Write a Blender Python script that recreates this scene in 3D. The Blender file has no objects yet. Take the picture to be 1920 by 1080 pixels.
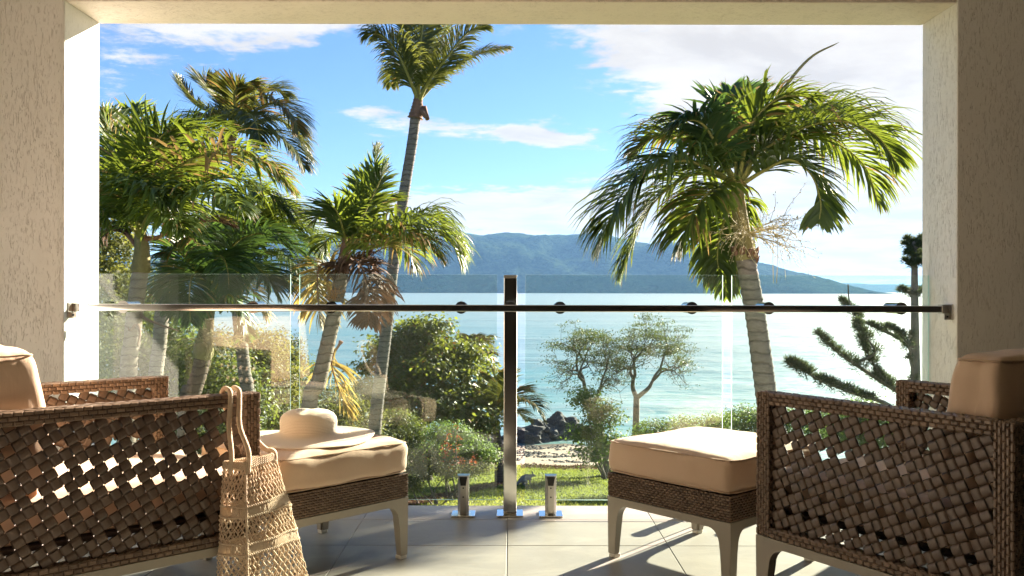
import bpy, bmesh, math, random
import numpy as np
from mathutils import Vector, Matrix, noise
R = math.radians
rng = np.random.default_rng(7)
random.seed(7)
sc = bpy.context.scene
COL = sc.collection

# ------------------------------------------------------------------ camera, light, exposure
EYE = 0.95; F = 1706.7; CX = 957.0; CY = 544.5
cam_d = bpy.data.cameras.new('camera'); cam = bpy.data.objects.new('camera', cam_d); COL.objects.link(cam)
cam_d.sensor_width = 36; cam_d.lens = 36 * F / 1920
cam_d.shift_x = (960 - CX) / 1920; cam_d.shift_y = (CY - 540) / 1920
cam_d.clip_start = 0.05; cam_d.clip_end = 40000
cam.location = (0, 0, EYE); cam.rotation_euler = (R(90), R(-0.12), 0)
sc.camera = cam
SUN_AZ, SUN_EL = R(40.5), R(22)            # azimuth measured from +Y towards +X
sun_dir = Vector((math.sin(SUN_AZ) * math.cos(SUN_EL), math.cos(SUN_AZ) * math.cos(SUN_EL), math.sin(SUN_EL)))
sl = bpy.data.lights.new('sun', 'SUN'); so = bpy.data.objects.new('sun', sl); COL.objects.link(so)
sl.energy = 5.0; sl.angle = R(0.8); sl.color = (1, .88, .72)
so.rotation_euler = (-sun_dir).to_track_quat('-Z', 'Y').to_euler()
so.location = sun_dir * 50
sc.view_settings.view_transform = 'Standard'; sc.view_settings.look = 'None'
sc.view_settings.gamma = 1; sc.view_settings.use_curve_mapping = False
sc.view_settings.exposure = 2.68
sc.cycles.max_bounces = 14; sc.cycles.diffuse_bounces = 7; sc.cycles.transparent_max_bounces = 24
sc.cycles.glossy_bounces = 5; sc.cycles.sample_clamp_indirect = 6
sc.cycles.use_denoising = True; sc.cycles.volume_bounces = 0

class NT:
    """tiny node-tree writer"""
    def __init__(s, tree): s.t = tree; s.n = tree.nodes; s.l = tree.links
    def node(s, typ, **kw):
        n = s.n.new(typ)
        for k, v in kw.items():
            if k in n.inputs.keys() if isinstance(k, str) else False: s.set(n.inputs[k], v)
            else: setattr(n, k, v)
        return n
    def set(s, sock, v):
        if isinstance(v, bpy.types.NodeSocket): s.l.new(v, sock)
        else: sock.default_value = v
    def m(s, op, a, b=0.0, c=None, clamp=False):
        n = s.n.new('ShaderNodeMath'); n.operation = op; n.use_clamp = clamp
        s.set(n.inputs[0], a); s.set(n.inputs[1], b)
        if c is not None: s.set(n.inputs[2], c)
        return n.outputs[0]
    def vm(s, op, a, b=None):
        n = s.n.new('ShaderNodeVectorMath'); n.operation = op; s.set(n.inputs[0], a)
        if b is not None: s.set(n.inputs[1], b)
        return n.outputs[0]
    def xyz(s, x, y, z):
        n = s.n.new('ShaderNodeCombineXYZ'); s.set(n.inputs[0], x); s.set(n.inputs[1], y); s.set(n.inputs[2], z); return n.outputs[0]
    def sep(s, v):
        n = s.n.new('ShaderNodeSeparateXYZ'); s.set(n.inputs[0], v); return n.outputs
    def noise(s, vec, scale, detail=4, rough=.5, dist=0.0):
        n = s.n.new('ShaderNodeTexNoise'); s.set(n.inputs['Vector'], vec); n.inputs['Scale'].default_value = scale
        n.inputs['Detail'].default_value = detail; n.inputs['Roughness'].default_value = rough; n.inputs['Distortion'].default_value = dist
        return n.outputs['Fac']
    def ramp(s, fac, stops, interp='LINEAR'):
        n = s.n.new('ShaderNodeValToRGB'); s.set(n.inputs[0], fac); cr = n.color_ramp; cr.interpolation = interp
        while len(cr.elements) < len(stops): cr.elements.new(.5)
        for e, (p, c) in zip(cr.elements, stops):
            e.position = p; e.color = (c, c, c, 1) if isinstance(c, (int, float)) else (*c, 1)
        return n.outputs[0]
    def mix(s, f, a, b, blend='MIX'):
        n = s.n.new('ShaderNodeMix'); n.data_type = 'RGBA'; n.blend_type = blend
        s.set(n.inputs[0], f)
        for k, v in ((6, a), (7, b)):
            if isinstance(v, (tuple, list)): v = (*v[:3], 1)
            s.set(n.inputs[k], v)
        return n.outputs[2]
    def smooth(s, v, lo, hi):
        n = s.n.new('ShaderNodeMapRange'); n.interpolation_type = 'SMOOTHSTEP'; s.set(n.inputs[0], v)
        n.inputs[1].default_value = lo; n.inputs[2].default_value = hi; return n.outputs[0]

# ------------------------------------------------------------------ sky with clouds
w = bpy.data.worlds.new('World'); sc.world = w; w.use_nodes = True
t = NT(w.node_tree); t.n.clear()
sky = t.n.new('ShaderNodeTexSky'); sky.sky_type = 'NISHITA'; sky.sun_disc = False
sky.sun_elevation = SUN_EL; sky.sun_rotation = SUN_AZ
sky.air_density = 1.0; sky.dust_density = 0.15; sky.ozone_density = 3.0; sky.altitude = 10
tc = t.n.new('ShaderNodeTexCoord'); dx, dy, dz = t.sep(tc.outputs['Generated'])
az = t.m('ARCTAN2', dx, dy); el = t.m('ARCSINE', dz)
zz = t.m('ADD', t.m('MAXIMUM', dz, 0), .07)
uv = t.xyz(t.m('DIVIDE', dx, zz), t.m('DIVIDE', dy, zz), 0)
n1 = t.noise(uv, 1.15, 9, .60, .35)
n2 = t.noise(t.vm('ADD', uv, (7.3, 2.1, 0)), 4.5, 7, .62, .3)
n3 = t.noise(t.vm('ADD', uv, (1.3, 5.1, 0)), 14, 5, .6, .2)
nn = t.m('ADD', t.m('ADD', t.m('MULTIPLY', n1, .56), t.m('MULTIPLY', n2, .30)), t.m('MULTIPLY', n3, .14))
def blob(a, e, sa, se, k, rot=0.0):
    A = t.m('SUBTRACT', az, R(a)); E = t.m('SUBTRACT', el, R(e))
    c, s_ = math.cos(R(rot)), math.sin(R(rot))
    A2 = t.m('ADD', t.m('MULTIPLY', A, c), t.m('MULTIPLY', E, s_))
    E2 = t.m('SUBTRACT', t.m('MULTIPLY', E, c), t.m('MULTIPLY', A, s_))
    q = t.m('ADD', t.m('POWER', t.m('ABSOLUTE', t.m('DIVIDE', A2, R(sa))), 2), t.m('POWER', t.m('ABSOLUTE', t.m('DIVIDE', E2, R(se))), 2))
    return t.m('MULTIPLY', t.m('EXPONENT', t.m('MULTIPLY', q, -1)), k)
cov = nn
for b in [(-17, 16, 9, 2.6, .17, -4), (-7.5, 10.3, 4.5, 0.9, .17, -5), (1.5, 9.6, 4, 0.7, .18, -9), (-3, 4.7, 17, 1.5, .27, 1),
          (24, 15, 15, 7, .24, 0), (12, 14.2, 8, 3.2, .14, -18), (22, 5, 12, 5, .25, 0), (40, 20, 22, 16, .2, 0),
          (-6, 13.2, 9, 2.2, -.16, 0), (-12, 7.5, 10, 1.6, -.10, 0), (5, 8.2, 6, 2.0, -.06, -10), (17.5, 12.2, 4, 1.0, -.10, 5)]:
    cov = t.m('ADD', cov, blob(*b))
cl = t.smooth(cov, .545, .64)
cl = t.m('MULTIPLY', cl, t.smooth(dz, -.01, .02))
sund = t.vm('NORMALIZE', tc.outputs['Generated'])
dn = t.n.new('ShaderNodeVectorMath'); dn.operation = 'DOT_PRODUCT'; t.set(dn.inputs[0], sund); dn.inputs[1].default_value = sun_dir
near = t.m('POWER', t.m('MAXIMUM', dn.outputs['Value'], 0), 9)
shade = t.ramp(t.noise(t.vm('ADD', uv, (3.1, 9.2, 0)), 1.6, 6, .6, .3), [(.36, (.78, .755, .75)), (.56, (1.0, .985, .965))])
ccol = t.mix(near, (3.1, 3.0, 2.9), (3.15, 2.92, 2.68))
ccol = t.mix(1.0, ccol, shade, 'MULTIPLY')
skyc = t.mix(1.0, sky.outputs[0], (.345, .425, .56), 'MULTIPLY')
fin = t.mix(cl, skyc, ccol)
bg = t.n.new('ShaderNodeBackground'); bg.inputs['Strength'].default_value = 0.05
t.l.new(fin, bg.inputs['Color']); wo = t.n.new('ShaderNodeOutputWorld'); t.l.new(bg.outputs[0], wo.inputs[0])

# ------------------------------------------------------------------ materials
MATS = {}
def newmat(name):
    m = bpy.data.materials.new(name); m.use_nodes = True; T = NT(m.node_tree); T.n.clear()
    out = T.n.new('ShaderNodeOutputMaterial'); MATS[name] = m
    return m, T, out
def pbsdf(T, col, rough=.5, metal=0.0, spec=.5, bump=None, bstr=.3, bdist=.01, **kw):
    p = T.n.new('ShaderNodeBsdfPrincipled')
    if isinstance(col, tuple): col = (*col[:3], 1)
    T.set(p.inputs['Base Color'], col); T.set(p.inputs['Roughness'], rough); T.set(p.inputs['Metallic'], metal)
    T.set(p.inputs['Specular IOR Level'], spec)
    for k, v in kw.items(): T.set(p.inputs[k.replace('_', ' ')], v)
    if bump is not None:
        b = T.n.new('ShaderNodeBump'); T.set(b.inputs['Height'], bump); b.inputs['Strength'].default_value = bstr; b.inputs['Distance'].default_value = bdist
        T.l.new(b.outputs[0], p.inputs['Normal'])
    return p
def obco(T): return T.n.new('ShaderNodeTexCoord').outputs['Object']
def gpos(T): return T.n.new('ShaderNodeNewGeometry').outputs['Position']
def attr(T, name='var'):
    a = T.n.new('ShaderNodeAttribute'); a.attribute_name = name; return a.outputs['Fac']

def mat_render(name, axis, cc=((.76, .73, .69), (.86, .835, .80))):      # textured acrylic render, scratches run along one axis
    m, T, out = newmat(name); p = gpos(T)
    s = {'z': (1, 1, .14), 'x': (.35, 1, 1), 'y': (1, .35, 1)}[axis]
    v = T.vm('MULTIPLY', p, s)
    worm = T.m('ADD', T.noise(v, 165, 3, .6, 1.6), T.m('MULTIPLY', T.m('SUBTRACT', T.noise(p, 9, 3, .6), .5), .22))
    pits = T.ramp(worm, [(.36, 0.0), (.42, 1.0)])
    sand = T.noise(p, 420, 2, .6)
    big = T.noise(p, 2.2, 3, .5)
    h = T.m('ADD', pits, T.m('MULTIPLY', sand, .28))
    col = T.mix(big, *cc)
    col = T.mix(T.m('MULTIPLY', T.m('SUBTRACT', 1, pits), .30), col, (.36, .31, .26))
    st = T.noise(T.vm('MULTIPLY', p, (7, 7, .8)), 1.0, 5, .65, .4); col = T.mix(T.ramp(st, [(.56, 0.0), (.8, .16)]), col, (.50, .44, .36))
    b = pbsdf(T, col, .85, bump=T.m('ADD', h, T.m('MULTIPLY', T.noise(p, 14, 3, .5), .8)), bstr=.7, bdist=.0032); T.l.new(b.outputs[0], out.inputs[0]); return m
M_WALL = mat_render('textured_render', 'z'); M_SOFFIT = mat_render('soffit_render', 'x', ((.80, .70, .62), (.88, .79, .71)))

m, T, out = newmat('plaster_warm'); b = pbsdf(T, (.86, .81, .73), .8); T.l.new(b.outputs[0], out.inputs[0]); M_PLASTER = m
m, T, out = newmat('dark_room'); b = pbsdf(T, (.07, .06, .05), .7); T.l.new(b.outputs[0], out.inputs[0]); M_ROOM = m

m, T, out = newmat('floor_tile'); p = gpos(T)
oi = T.n.new('ShaderNodeObjectInfo').outputs['Random']
n = T.noise(p, 3.2, 6, .6, .6); n_f = T.noise(p, 38, 5, .7)
col = T.mix(n, (.24, .217, .186), (.36, .328, .284)); col = T.mix(T.m('MULTIPLY', n_f, .3), col, (.42, .40, .36))
col = T.mix(T.m('MULTIPLY', oi, .25), col, (.21, .19, .165)); du = T.ramp(T.noise(T.vm('MULTIPLY', p, (2.2, 5, 1)), 1.3, 7, .7, .8), [(.5, 0.0), (.72, .45)]); col = T.mix(du, col, (.46, .42, .36)); col = T.mix(T.ramp(T.noise(p, 130, 2, .5), [(.70, 0.0), (.76, .5)]), col, (.12, .10, .08))
b = pbsdf(T, col, T.m('ADD', .34, T.m('MULTIPLY', n, .22)), spec=.32, bump=T.noise(p, 60, 4, .6), bstr=.12, bdist=.003)
T.l.new(b.outputs[0], out.inputs[0]); M_TILE = m
m, T, out = newmat('grout'); b = pbsdf(T, (.30, .28, .25), .9); T.l.new(b.outputs[0], out.inputs[0]); M_GROUT = m

def mat_wicker(name, c1, c2):
    m, T, out = newmat(name); p = obco(T)
    v = attr(T); n = T.noise(T.vm('MULTIPLY', p, (1, 1, 1)), 260, 3, .6)
    grain = T.noise(T.vm('MULTIPLY', p, (30, 30, 400)), 1.0, 3, .6)
    oi = T.n.new('ShaderNodeObjectInfo').outputs['Random']
    col = T.mix(v, c1, c2); col = T.mix(T.m('MULTIPLY', oi, .35), col, c2); col = T.mix(T.m('MULTIPLY', n, .4), col, tuple(x * .55 for x in c1))
    b = pbsdf(T, col, .42, spec=.45, bump=grain, bstr=.25, bdist=.002); T.l.new(b.outputs[0], out.inputs[0]); return m
M_WICK = mat_wicker('wicker', (.13, .083, .056), (.28, .19, .13))
m, T, out = newmat('wide_strap'); p = obco(T); v = attr(T, 'dirn')
gx = T.noise(T.vm('MULTIPLY', p, (18, 420, 60)), 1.0, 4, .6); gy = T.noise(T.vm('MULTIPLY', p, (420, 18, 60)), 1.0, 4, .6)
g = T.m('ADD', T.m('MULTIPLY', gx, v), T.m('MULTIPLY', gy, T.m('SUBTRACT', 1, v)))
oi = T.n.new('ShaderNodeObjectInfo').outputs['Random']
col = T.mix(g, (.075, .048, .034), (.205, .142, .104)); col = T.mix(T.m('MULTIPLY', oi, .45), col, (.085, .056, .040))
b = pbsdf(T, col, .40, spec=.45, bump=g, bstr=.3, bdist=.002); T.l.new(b.outputs[0], out.inputs[0]); M_STRAP = m
m, T, out = newmat('wicker_core'); b = pbsdf(T, (.05, .03, .02), .8); T.l.new(b.outputs[0], out.inputs[0]); M_CORE = m

m, T, out = newmat('taupe_metal'); n = T.noise(obco(T), 300, 2, .5)
b = pbsdf(T, (.36, .315, .255), .38, spec=.5, bump=n, bstr=.06, bdist=.001); T.l.new(b.outputs[0], out.inputs[0]); M_TAUPE = m
m, T, out = newmat('foot_plastic'); b = pbsdf(T, (.75, .70, .62), .5); T.l.new(b.outputs[0], out.inputs[0]); M_FOOT = m

def mat_fabric(name, c):
    m, T, out = newmat(name); p = obco(T)
    wv = T.noise(T.vm('MULTIPLY', p, (900, 900, 900)), 1, 2, .5); big = T.noise(p, 7, 4, .6, .5)
    wr = T.noise(T.vm('MULTIPLY', p, (9, 9, 3)), 1.4, 4, .5, .8)
    col = T.mix(big, tuple(x * .93 for x in c), tuple(min(1, x * 1.05) for x in c))
    col = T.mix(T.m('MULTIPLY', wv, .25), col, tuple(x * .8 for x in c))
    b = pbsdf(T, col, .9, spec=.2, bump=T.m('ADD', T.m('MULTIPLY', wv, .15), wr), bstr=.35, bdist=.012, Sheen_Weight=.25, Sheen_Roughness=.5)
    T.l.new(b.outputs[0], out.inputs[0]); return m
M_CUSH = mat_fabric('tan_fabric', (.66, .475, .335)); M_PIPE = mat_fabric('piping_fabric', (.52, .36, .24))

m, T, out = newmat('straw'); p = obco(T)
x, y, z = T.sep(p); rad = T.m('SQRT', T.m('ADD', T.m('MULTIPLY', x, x), T.m('MULTIPLY', y, y)))
rings = T.m('SINE', T.m('MULTIPLY', T.m('SUBTRACT', rad, z), 1000)); nz = T.noise(p, 300, 3, .6)
col = T.mix(nz, (.74, .60, .45), (.86, .76, .62))
b = pbsdf(T, col, .75, spec=.25, bump=T.m('ADD', T.m('MULTIPLY', rings, .5), nz), bstr=.6, bdist=.002); T.l.new(b.outputs[0], out.inputs[0]); M_STRAW = m
m, T, out = newmat('jute_cord'); p = obco(T)
n = T.noise(p, 350, 4, .7); col = T.mix(n, (.62, .46, .32), (.90, .76, .59))
d = pbsdf(T, col, .9, spec=.15, bump=n, bstr=.6, bdist=.002); tr = T.n.new('ShaderNodeBsdfTranslucent'); T.set(tr.inputs[0], (.8, .6, .38, 1))
mx = T.n.new('ShaderNodeMixShader'); mx.inputs[0].default_value = .25; T.l.new(d.outputs[0], mx.inputs[1]); T.l.new(tr.outputs[0], mx.inputs[2]); T.l.new(mx.outputs[0], out.inputs[0]); M_JUTE = m

m, T, out = newmat('polished_steel'); p = gpos(T)
b = pbsdf(T, (.72, .70, .67), T.m('ADD', .07, T.m('MULTIPLY', T.noise(p, 6, 3, .5), .08)), 1.0); T.l.new(b.outputs[0], out.inputs[0]); M_STEEL = m
m, T, out = newmat('brushed_steel'); p = gpos(T)
gr = T.noise(T.vm('MULTIPLY', p, (300, 300, 12)), 1, 3, .6)
b = pbsdf(T, (.50, .47, .43), .28, 1.0, bump=gr, bstr=.08, bdist=.001); T.l.new(b.outputs[0], out.inputs[0]); M_BRUSH = m
m, T, out = newmat('black_rubber'); b = pbsdf(T, (.015, .015, .015), .6); T.l.new(b.outputs[0], out.inputs[0]); M_RUB = m

m, T, out = newmat('pane_glass')          # thin pane: clear transmission, fresnel reflection, a film of dust
tr = T.n.new('ShaderNodeBsdfTransparent'); tr.inputs[0].default_value = (.90, .955, .93, 1)
gl = T.n.new('ShaderNodeBsdfGlossy'); gl.inputs['Roughness'].default_value = .012; gl.inputs[0].default_value = (1, 1, 1, 1)
ge = T.n.new('ShaderNodeNewGeometry'); dt = T.n.new('ShaderNodeVectorMath'); dt.operation = 'DOT_PRODUCT'
T.l.new(ge.outputs['Normal'], dt.inputs[0]); T.l.new(ge.outputs['Incoming'], dt.inputs[1])
cosi = T.m('ABSOLUTE', dt.outputs['Value']); fres = T.m('ADD', .042, T.m('MULTIPLY', T.m('POWER', T.m('SUBTRACT', 1, cosi, clamp=True), 5), .95))
df = T.n.new('ShaderNodeBsdfDiffuse'); df.inputs[0].default_value = (.8, .8, .78, 1)
p = gpos(T); spk = T.ramp(T.noise(p, 150, 2, .7), [(.62, 0.0), (.75, .16)]); flm = T.m('MULTIPLY', T.noise(p, 2.0, 4, .6), .045)
px_, py_, pz_ = T.sep(p); spk = T.m('MULTIPLY', spk, T.smooth(px_, 1.1, 1.7))
m1 = T.n.new('ShaderNodeMixShader'); T.set(m1.inputs[0], T.m('ADD', spk, flm)); T.l.new(tr.outputs[0], m1.inputs[1]); T.l.new(df.outputs[0], m1.inputs[2])
m2 = T.n.new('ShaderNodeMixShader'); T.set(m2.inputs[0], fres); T.l.new(m1.outputs[0], m2.inputs[1]); T.l.new(gl.outputs[0], m2.inputs[2])
T.l.new(m2.outputs[0], out.inputs[0]); M_GLASS = m
m, T, out = newmat('glass_edge'); tr = T.n.new('ShaderNodeBsdfTranslucent'); tr.inputs[0].default_value = (.75, .95, .86, 1)
b = pbsdf(T, (.55, .78, .68), .15); mx = T.n.new('ShaderNodeMixShader'); mx.inputs[0].default_value = .5
T.l.new(b.outputs[0], mx.inputs[1]); T.l.new(tr.outputs[0], mx.inputs[2]); T.l.new(mx.outputs[0], out.inputs[0]); M_GEDGE = m

def mat_leaf(name, c1, c2, tcol, tr=.4, rough=.45, dry=None):
    m, T, out = newmat(name); v = attr(T); n = T.noise(gpos(T), 1.3, 3, .6)
    f = T.m('ADD', T.m('MULTIPLY', v, .75), T.m('MULTIPLY', n, .25))
    col = T.mix(f, c1, c2)
    if dry: 
        d = T.ramp(v, [(.93, 0.0), (.97, 1.0)]); col = T.mix(d, col, dry)
    b = pbsdf(T, col, rough, spec=.25)
    tl = T.n.new('ShaderNodeBsdfTranslucent'); tcm = T.mix(f, tuple(x * .6 for x in tcol), tcol)
    if dry: tcm = T.mix(d, tcm, dry)
    T.set(tl.inputs[0], tcm)
    mx = T.n.new('ShaderNodeMixShader'); mx.inputs[0].default_value = tr
    T.l.new(b.outputs[0], mx.inputs[1]); T.l.new(tl.outputs[0], mx.inputs[2]); T.l.new(mx.outputs[0], out.inputs[0]); return m
M_PALM = mat_leaf('palm_leaf', (.028, .060, .022), (.080, .118, .025), (.28, .36, .035), .38, .42, (.30, .20, .07))
M_PALM2 = mat_leaf('palm_leaf_bluish', (.025, .060, .032), (.06, .105, .035), (.13, .24, .04), .32, .36, (.25, .18, .07))
M_COCO = mat_leaf('coconut_leaf', (.035, .060, .022), (.10, .11, .028), (.24, .26, .045), .32, .42, (.34, .20, .06))
M_DRY = mat_leaf('dry_frond', (.075, .045, .032), (.165, .105, .07), (.22, .11, .06), .14, .75)
M_YEL = mat_leaf('yellow_frond', (.22, .16, .05), (.36, .28, .08), (.62, .44, .12), .42, .5)
M_BUSH = mat_leaf('bush_leaf', (.030, .060, .018), (.10, .13, .03), (.30, .36, .05), .36, .5)
M_BUSHY = mat_leaf('bush_leaf_olive', (.042, .060, .020), (.125, .130, .036), (.30, .32, .06), .33, .6)
M_ALMOND = mat_leaf('almond_leaf', (.040, .080, .022), (.13, .155, .03), (.36, .40, .05), .38, .5, (.28, .14, .03))
M_SHRUBG = mat_leaf('bright_shrub_leaf', (.045, .10, .022), (.11, .17, .04), (.30, .44, .08), .4, .5)
M_PINE = mat_leaf('pine_needle', (.030, .050, .028), (.085, .105, .05), (.16, .21, .08), .25, .6)
M_BUSHD = mat_leaf('umbrella_leaf', (.022, .045, .018), (.075, .10, .03), (.20, .25, .05), .3, .5)
M_RED = mat_leaf('red_leaf', (.40, .06, .03), (.55, .16, .05), (.7, .18, .05), .35, .5)
M_FLOWER = mat_leaf('flower_stalk', (.42, .36, .20), (.62, .55, .34), (.7, .6, .35), .35, .6)
M_FLOWO = mat_leaf('orange_flower_stalk', (.45, .20, .08), (.62, .34, .14), (.7, .4, .15), .3, .6)
M_GRASS = mat_leaf('grass_blade', (.075, .12, .022), (.17, .20, .045), (.36, .42, .08), .4, .6)

def mat_bark(name, c1, c2, sc_=8, rings=0):
    m, T, out = newmat(name); p = gpos(T); v = T.vm('MULTIPLY', p, (1, 1, 3.5 if rings else .4))
    n = T.noise(v, sc_, 6, .65, .4); n2 = T.noise(T.vm('MULTIPLY', p, (1, 1, 6 if rings else 1)), sc_ * 6, 4, .7)
    f = T.m('ADD', T.m('MULTIPLY', n, .6), T.m('MULTIPLY', n2, .4))
    col = T.ramp(f, [(.3, c1), (.68, c2)])
    if rings:
        z_ = T.sep(p)[2]; rg_ = T.m('FRACT', T.m('ADD', T.m('MULTIPLY', z_, 11.0), T.m('MULTIPLY', T.noise(p, 9, 2, .5), .9)))
        rl = T.ramp(rg_, [(0.0, 1.0), (.14, .0), (.85, .0), (1.0, 1.0)]); col = T.mix(T.m('MULTIPLY', rl, .65), col, tuple(x * .5 for x in c1))
        f = T.m('SUBTRACT', f, T.m('MULTIPLY', rl, .6))
    b = pbsdf(T, col, .85, spec=.2, bump=f, bstr=.7, bdist=.03); T.l.new(b.outputs[0], out.inputs[0]); return m
M_TRUNK = mat_bark('palm_trunk_bark', (.11, .095, .08), (.30, .27, .235), 7, 1)
M_TRUNKP = mat_bark('pale_palm_bark', (.15, .12, .095), (.34, .29, .235), 6, 1)
M_TRUNKD = mat_bark('dark_palm_bark', (.07, .05, .038), (.20, .155, .12), 7, 1)
M_BARK = mat_bark('tree_bark', (.09, .075, .06), (.26, .225, .185), 10)
M_SHEATH = mat_bark('leaf_sheath', (.13, .11, .05), (.30, .27, .12), 5)
M_BOOT = mat_bark('dry_sheath', (.10, .055, .038), (.28, .17, .115), 12)
M_RACHIS = mat_bark('leaf_stalk', (.16, .17, .045), (.30, .28, .09), 9)
M_RACHD = mat_bark('dry_stalk', (.20, .10, .06), (.34, .19, .12), 9)

# ------------------------------------------------------------------ helpers
def P(px, py, D):
    return Vector(((px - CX) / F * D, D, EYE - (py - CY) / F * D))
def link(ob, parent=None):
    COL.objects.link(ob)
    if parent: ob.parent = parent
    return ob
def tag(o, label=None, cat=None, group=None, kind=None):
    if label: o['label'] = label
    if cat: o['category'] = cat
    if group: o['group'] = group
    if kind: o['kind'] = kind
    return o
def empty(name, loc=(0, 0, 0), rz=0):
    o = bpy.data.objects.new(name, None); COL.objects.link(o); o.location = loc; o.rotation_euler = (0, 0, rz); o.empty_display_size = .1; return o

class MB:
    def __init__(s): s.v = []; s.f = []; s.mi = []; s.var = []; s.sm = True; s.dirn = None
    def add(s, vs, fs, mi=0, var=None):
        o = len(s.v); s.v.extend([tuple(v) for v in vs]); vv = random.random() if var is None else var
        for f in fs: s.f.append(tuple(o + i for i in f)); s.mi.append(mi); s.var.append(vv)
    def box(s, lo, hi, mi=0, var=None):
        (a, b, c), (d, e, f) = lo, hi
        s.add([(a, b, c), (d, b, c), (d, e, c), (a, e, c), (a, b, f), (d, b, f), (d, e, f), (a, e, f)],
              [(0, 3, 2, 1), (4, 5, 6, 7), (0, 1, 5, 4), (1, 2, 6, 5), (2, 3, 7, 6), (3, 0, 4, 7)], mi, var)
    def tube(s, pts, rad, n=8, cap=True, mi=0, var=None, squash=None):
        pts = [Vector(p) for p in pts]; k = len(pts); vs = []; fs = []
        if not hasattr(rad, '__len__'): rad = [rad] * k
        up = None
        for i in range(k):
            tg = (pts[min(i + 1, k - 1)] - pts[max(i - 1, 0)])
            tg = tg.normalized() if tg.length > 1e-9 else Vector((0, 0, 1))
            if up is None:
                up = tg.orthogonal().normalized()
            else:
                up = (up - tg * up.dot(tg)); up = up.normalized() if up.length > 1e-6 else tg.orthogonal().normalized()
            sd = tg.cross(up)
            for j in range(n):
                a = 2 * math.pi * j / n; vs.append(pts[i] + (up * math.cos(a) + sd * math.sin(a)) * rad[i])
        for i in range(k - 1):
            for j in range(n):
                a = i * n + j; b = i * n + (j + 1) % n; fs.append((a, b, b + n, a + n))
        if cap: fs.append(tuple(range(n - 1, -1, -1))); fs.append(tuple((k - 1) * n + j for j in range(n)))
        s.add(vs, fs, mi, var)
    def build(s, name, mats, parent=None, smooth=True, attrs=True, bevel=0):
        me = bpy.data.meshes.new(name); me.from_pydata(s.v, [], s.f)
        if not isinstance(mats, (list, tuple)): mats = [mats]
        for m_ in mats: me.materials.append(m_)
        if len(mats) > 1: me.polygons.foreach_set('material_index', s.mi)
        if attrs:
            a = me.attributes.new('var', 'FLOAT', 'FACE'); a.data.foreach_set('value', s.var)
        if s.dirn: a = me.attributes.new('dirn', 'FLOAT', 'FACE'); a.data.foreach_set('value', s.dirn)
        if smooth: me.shade_smooth()
        me.update(); ob = bpy.data.objects.new(name, me); link(ob, parent)
        if bevel:
            bv = ob.modifiers.new('bevel', 'BEVEL'); bv.width = bevel; bv.segments = 2; bv.limit_method = 'ANGLE'
            me.shade_smooth(); ob.modifiers.new('wn', 'WEIGHTED_NORMAL')
        return ob

def np_mesh(name, V, Fq, mat, var=None, parent=None, smooth=False):
    """V (n,3) float, Fq (m,k) int all same k"""
    me = bpy.data.meshes.new(name); n = len(V); m_, k = Fq.shape
    me.vertices.add(n); me.vertices.foreach_set('co', np.ascontiguousarray(V, dtype=np.float32).ravel())
    me.loops.add(m_ * k); me.loops.foreach_set('vertex_index', np.ascontiguousarray(Fq, dtype=np.int32).ravel())
    me.polygons.add(m_); me.polygons.foreach_set('loop_start', np.arange(m_, dtype=np.int32) * k)
    me.update(calc_edges=True)
    if var is not None: a = me.attributes.new('var', 'FLOAT', 'FACE'); a.data.foreach_set('value', np.ascontiguousarray(var, dtype=np.float32))
    me.materials.append(mat)
    if smooth: me.shade_smooth()
    ob = bpy.data.objects.new(name, me); link(ob, parent); return ob

def leaves_np(C, size, nrm=None, aspect=.5, spread=1.0, droop=0.0):
    """rhombic folded leaves at centres C; returns V, F(quads as 2 tris)"""
    n = len(C); size = np.broadcast_to(size, (n,)) * (0.65 + .7 * rng.random(n))
    if nrm is None: nrm = rng.normal(size=(n, 3)); nrm[:, 2] = np.abs(nrm[:, 2]) + .3
    else: nrm = nrm + spread * rng.normal(size=(n, 3)) * .6
    nrm /= np.linalg.norm(nrm, axis=1)[:, None]
    a = rng.normal(size=(n, 3)); a[:, 2] -= droop; a -= nrm * (a * nrm).sum(1)[:, None]; a /= np.linalg.norm(a, axis=1)[:, None]
    b = np.cross(nrm, a); L = size[:, None]; W = L * aspect * .5
    fold = nrm * W * .35
    V = np.empty((n, 4, 3)); V[:, 0] = C - a * L * .5; V[:, 1] = C + b * W + fold + a * L * .05; V[:, 2] = C + a * L * .5; V[:, 3] = C - b * W + fold + a * L * .05
    base = (np.arange(n) * 4)[:, None]
    Fc = np.concatenate([base + np.array([[0, 1, 2]]), base + np.array([[0, 2, 3]])], 0)
    return V.reshape(-1, 3), Fc

def catmull(pts, n):
    pts = [Vector(p) for p in pts]; q = [2 * pts[0] - pts[1]] + pts + [2 * pts[-1] - pts[-2]]; out = []
    segs = len(pts) - 1
    for k in range(n + 1):
        u = k / n * segs; i = min(int(u), segs - 1); f = u - i; a, b, c, d = q[i:i + 4]
        out.append(.5 * ((2 * b) + (c - a) * f + (2 * a - 5 * b + 4 * c - d) * f * f + (3 * b - a - 3 * c + d) * f ** 3))
    return out

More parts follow.
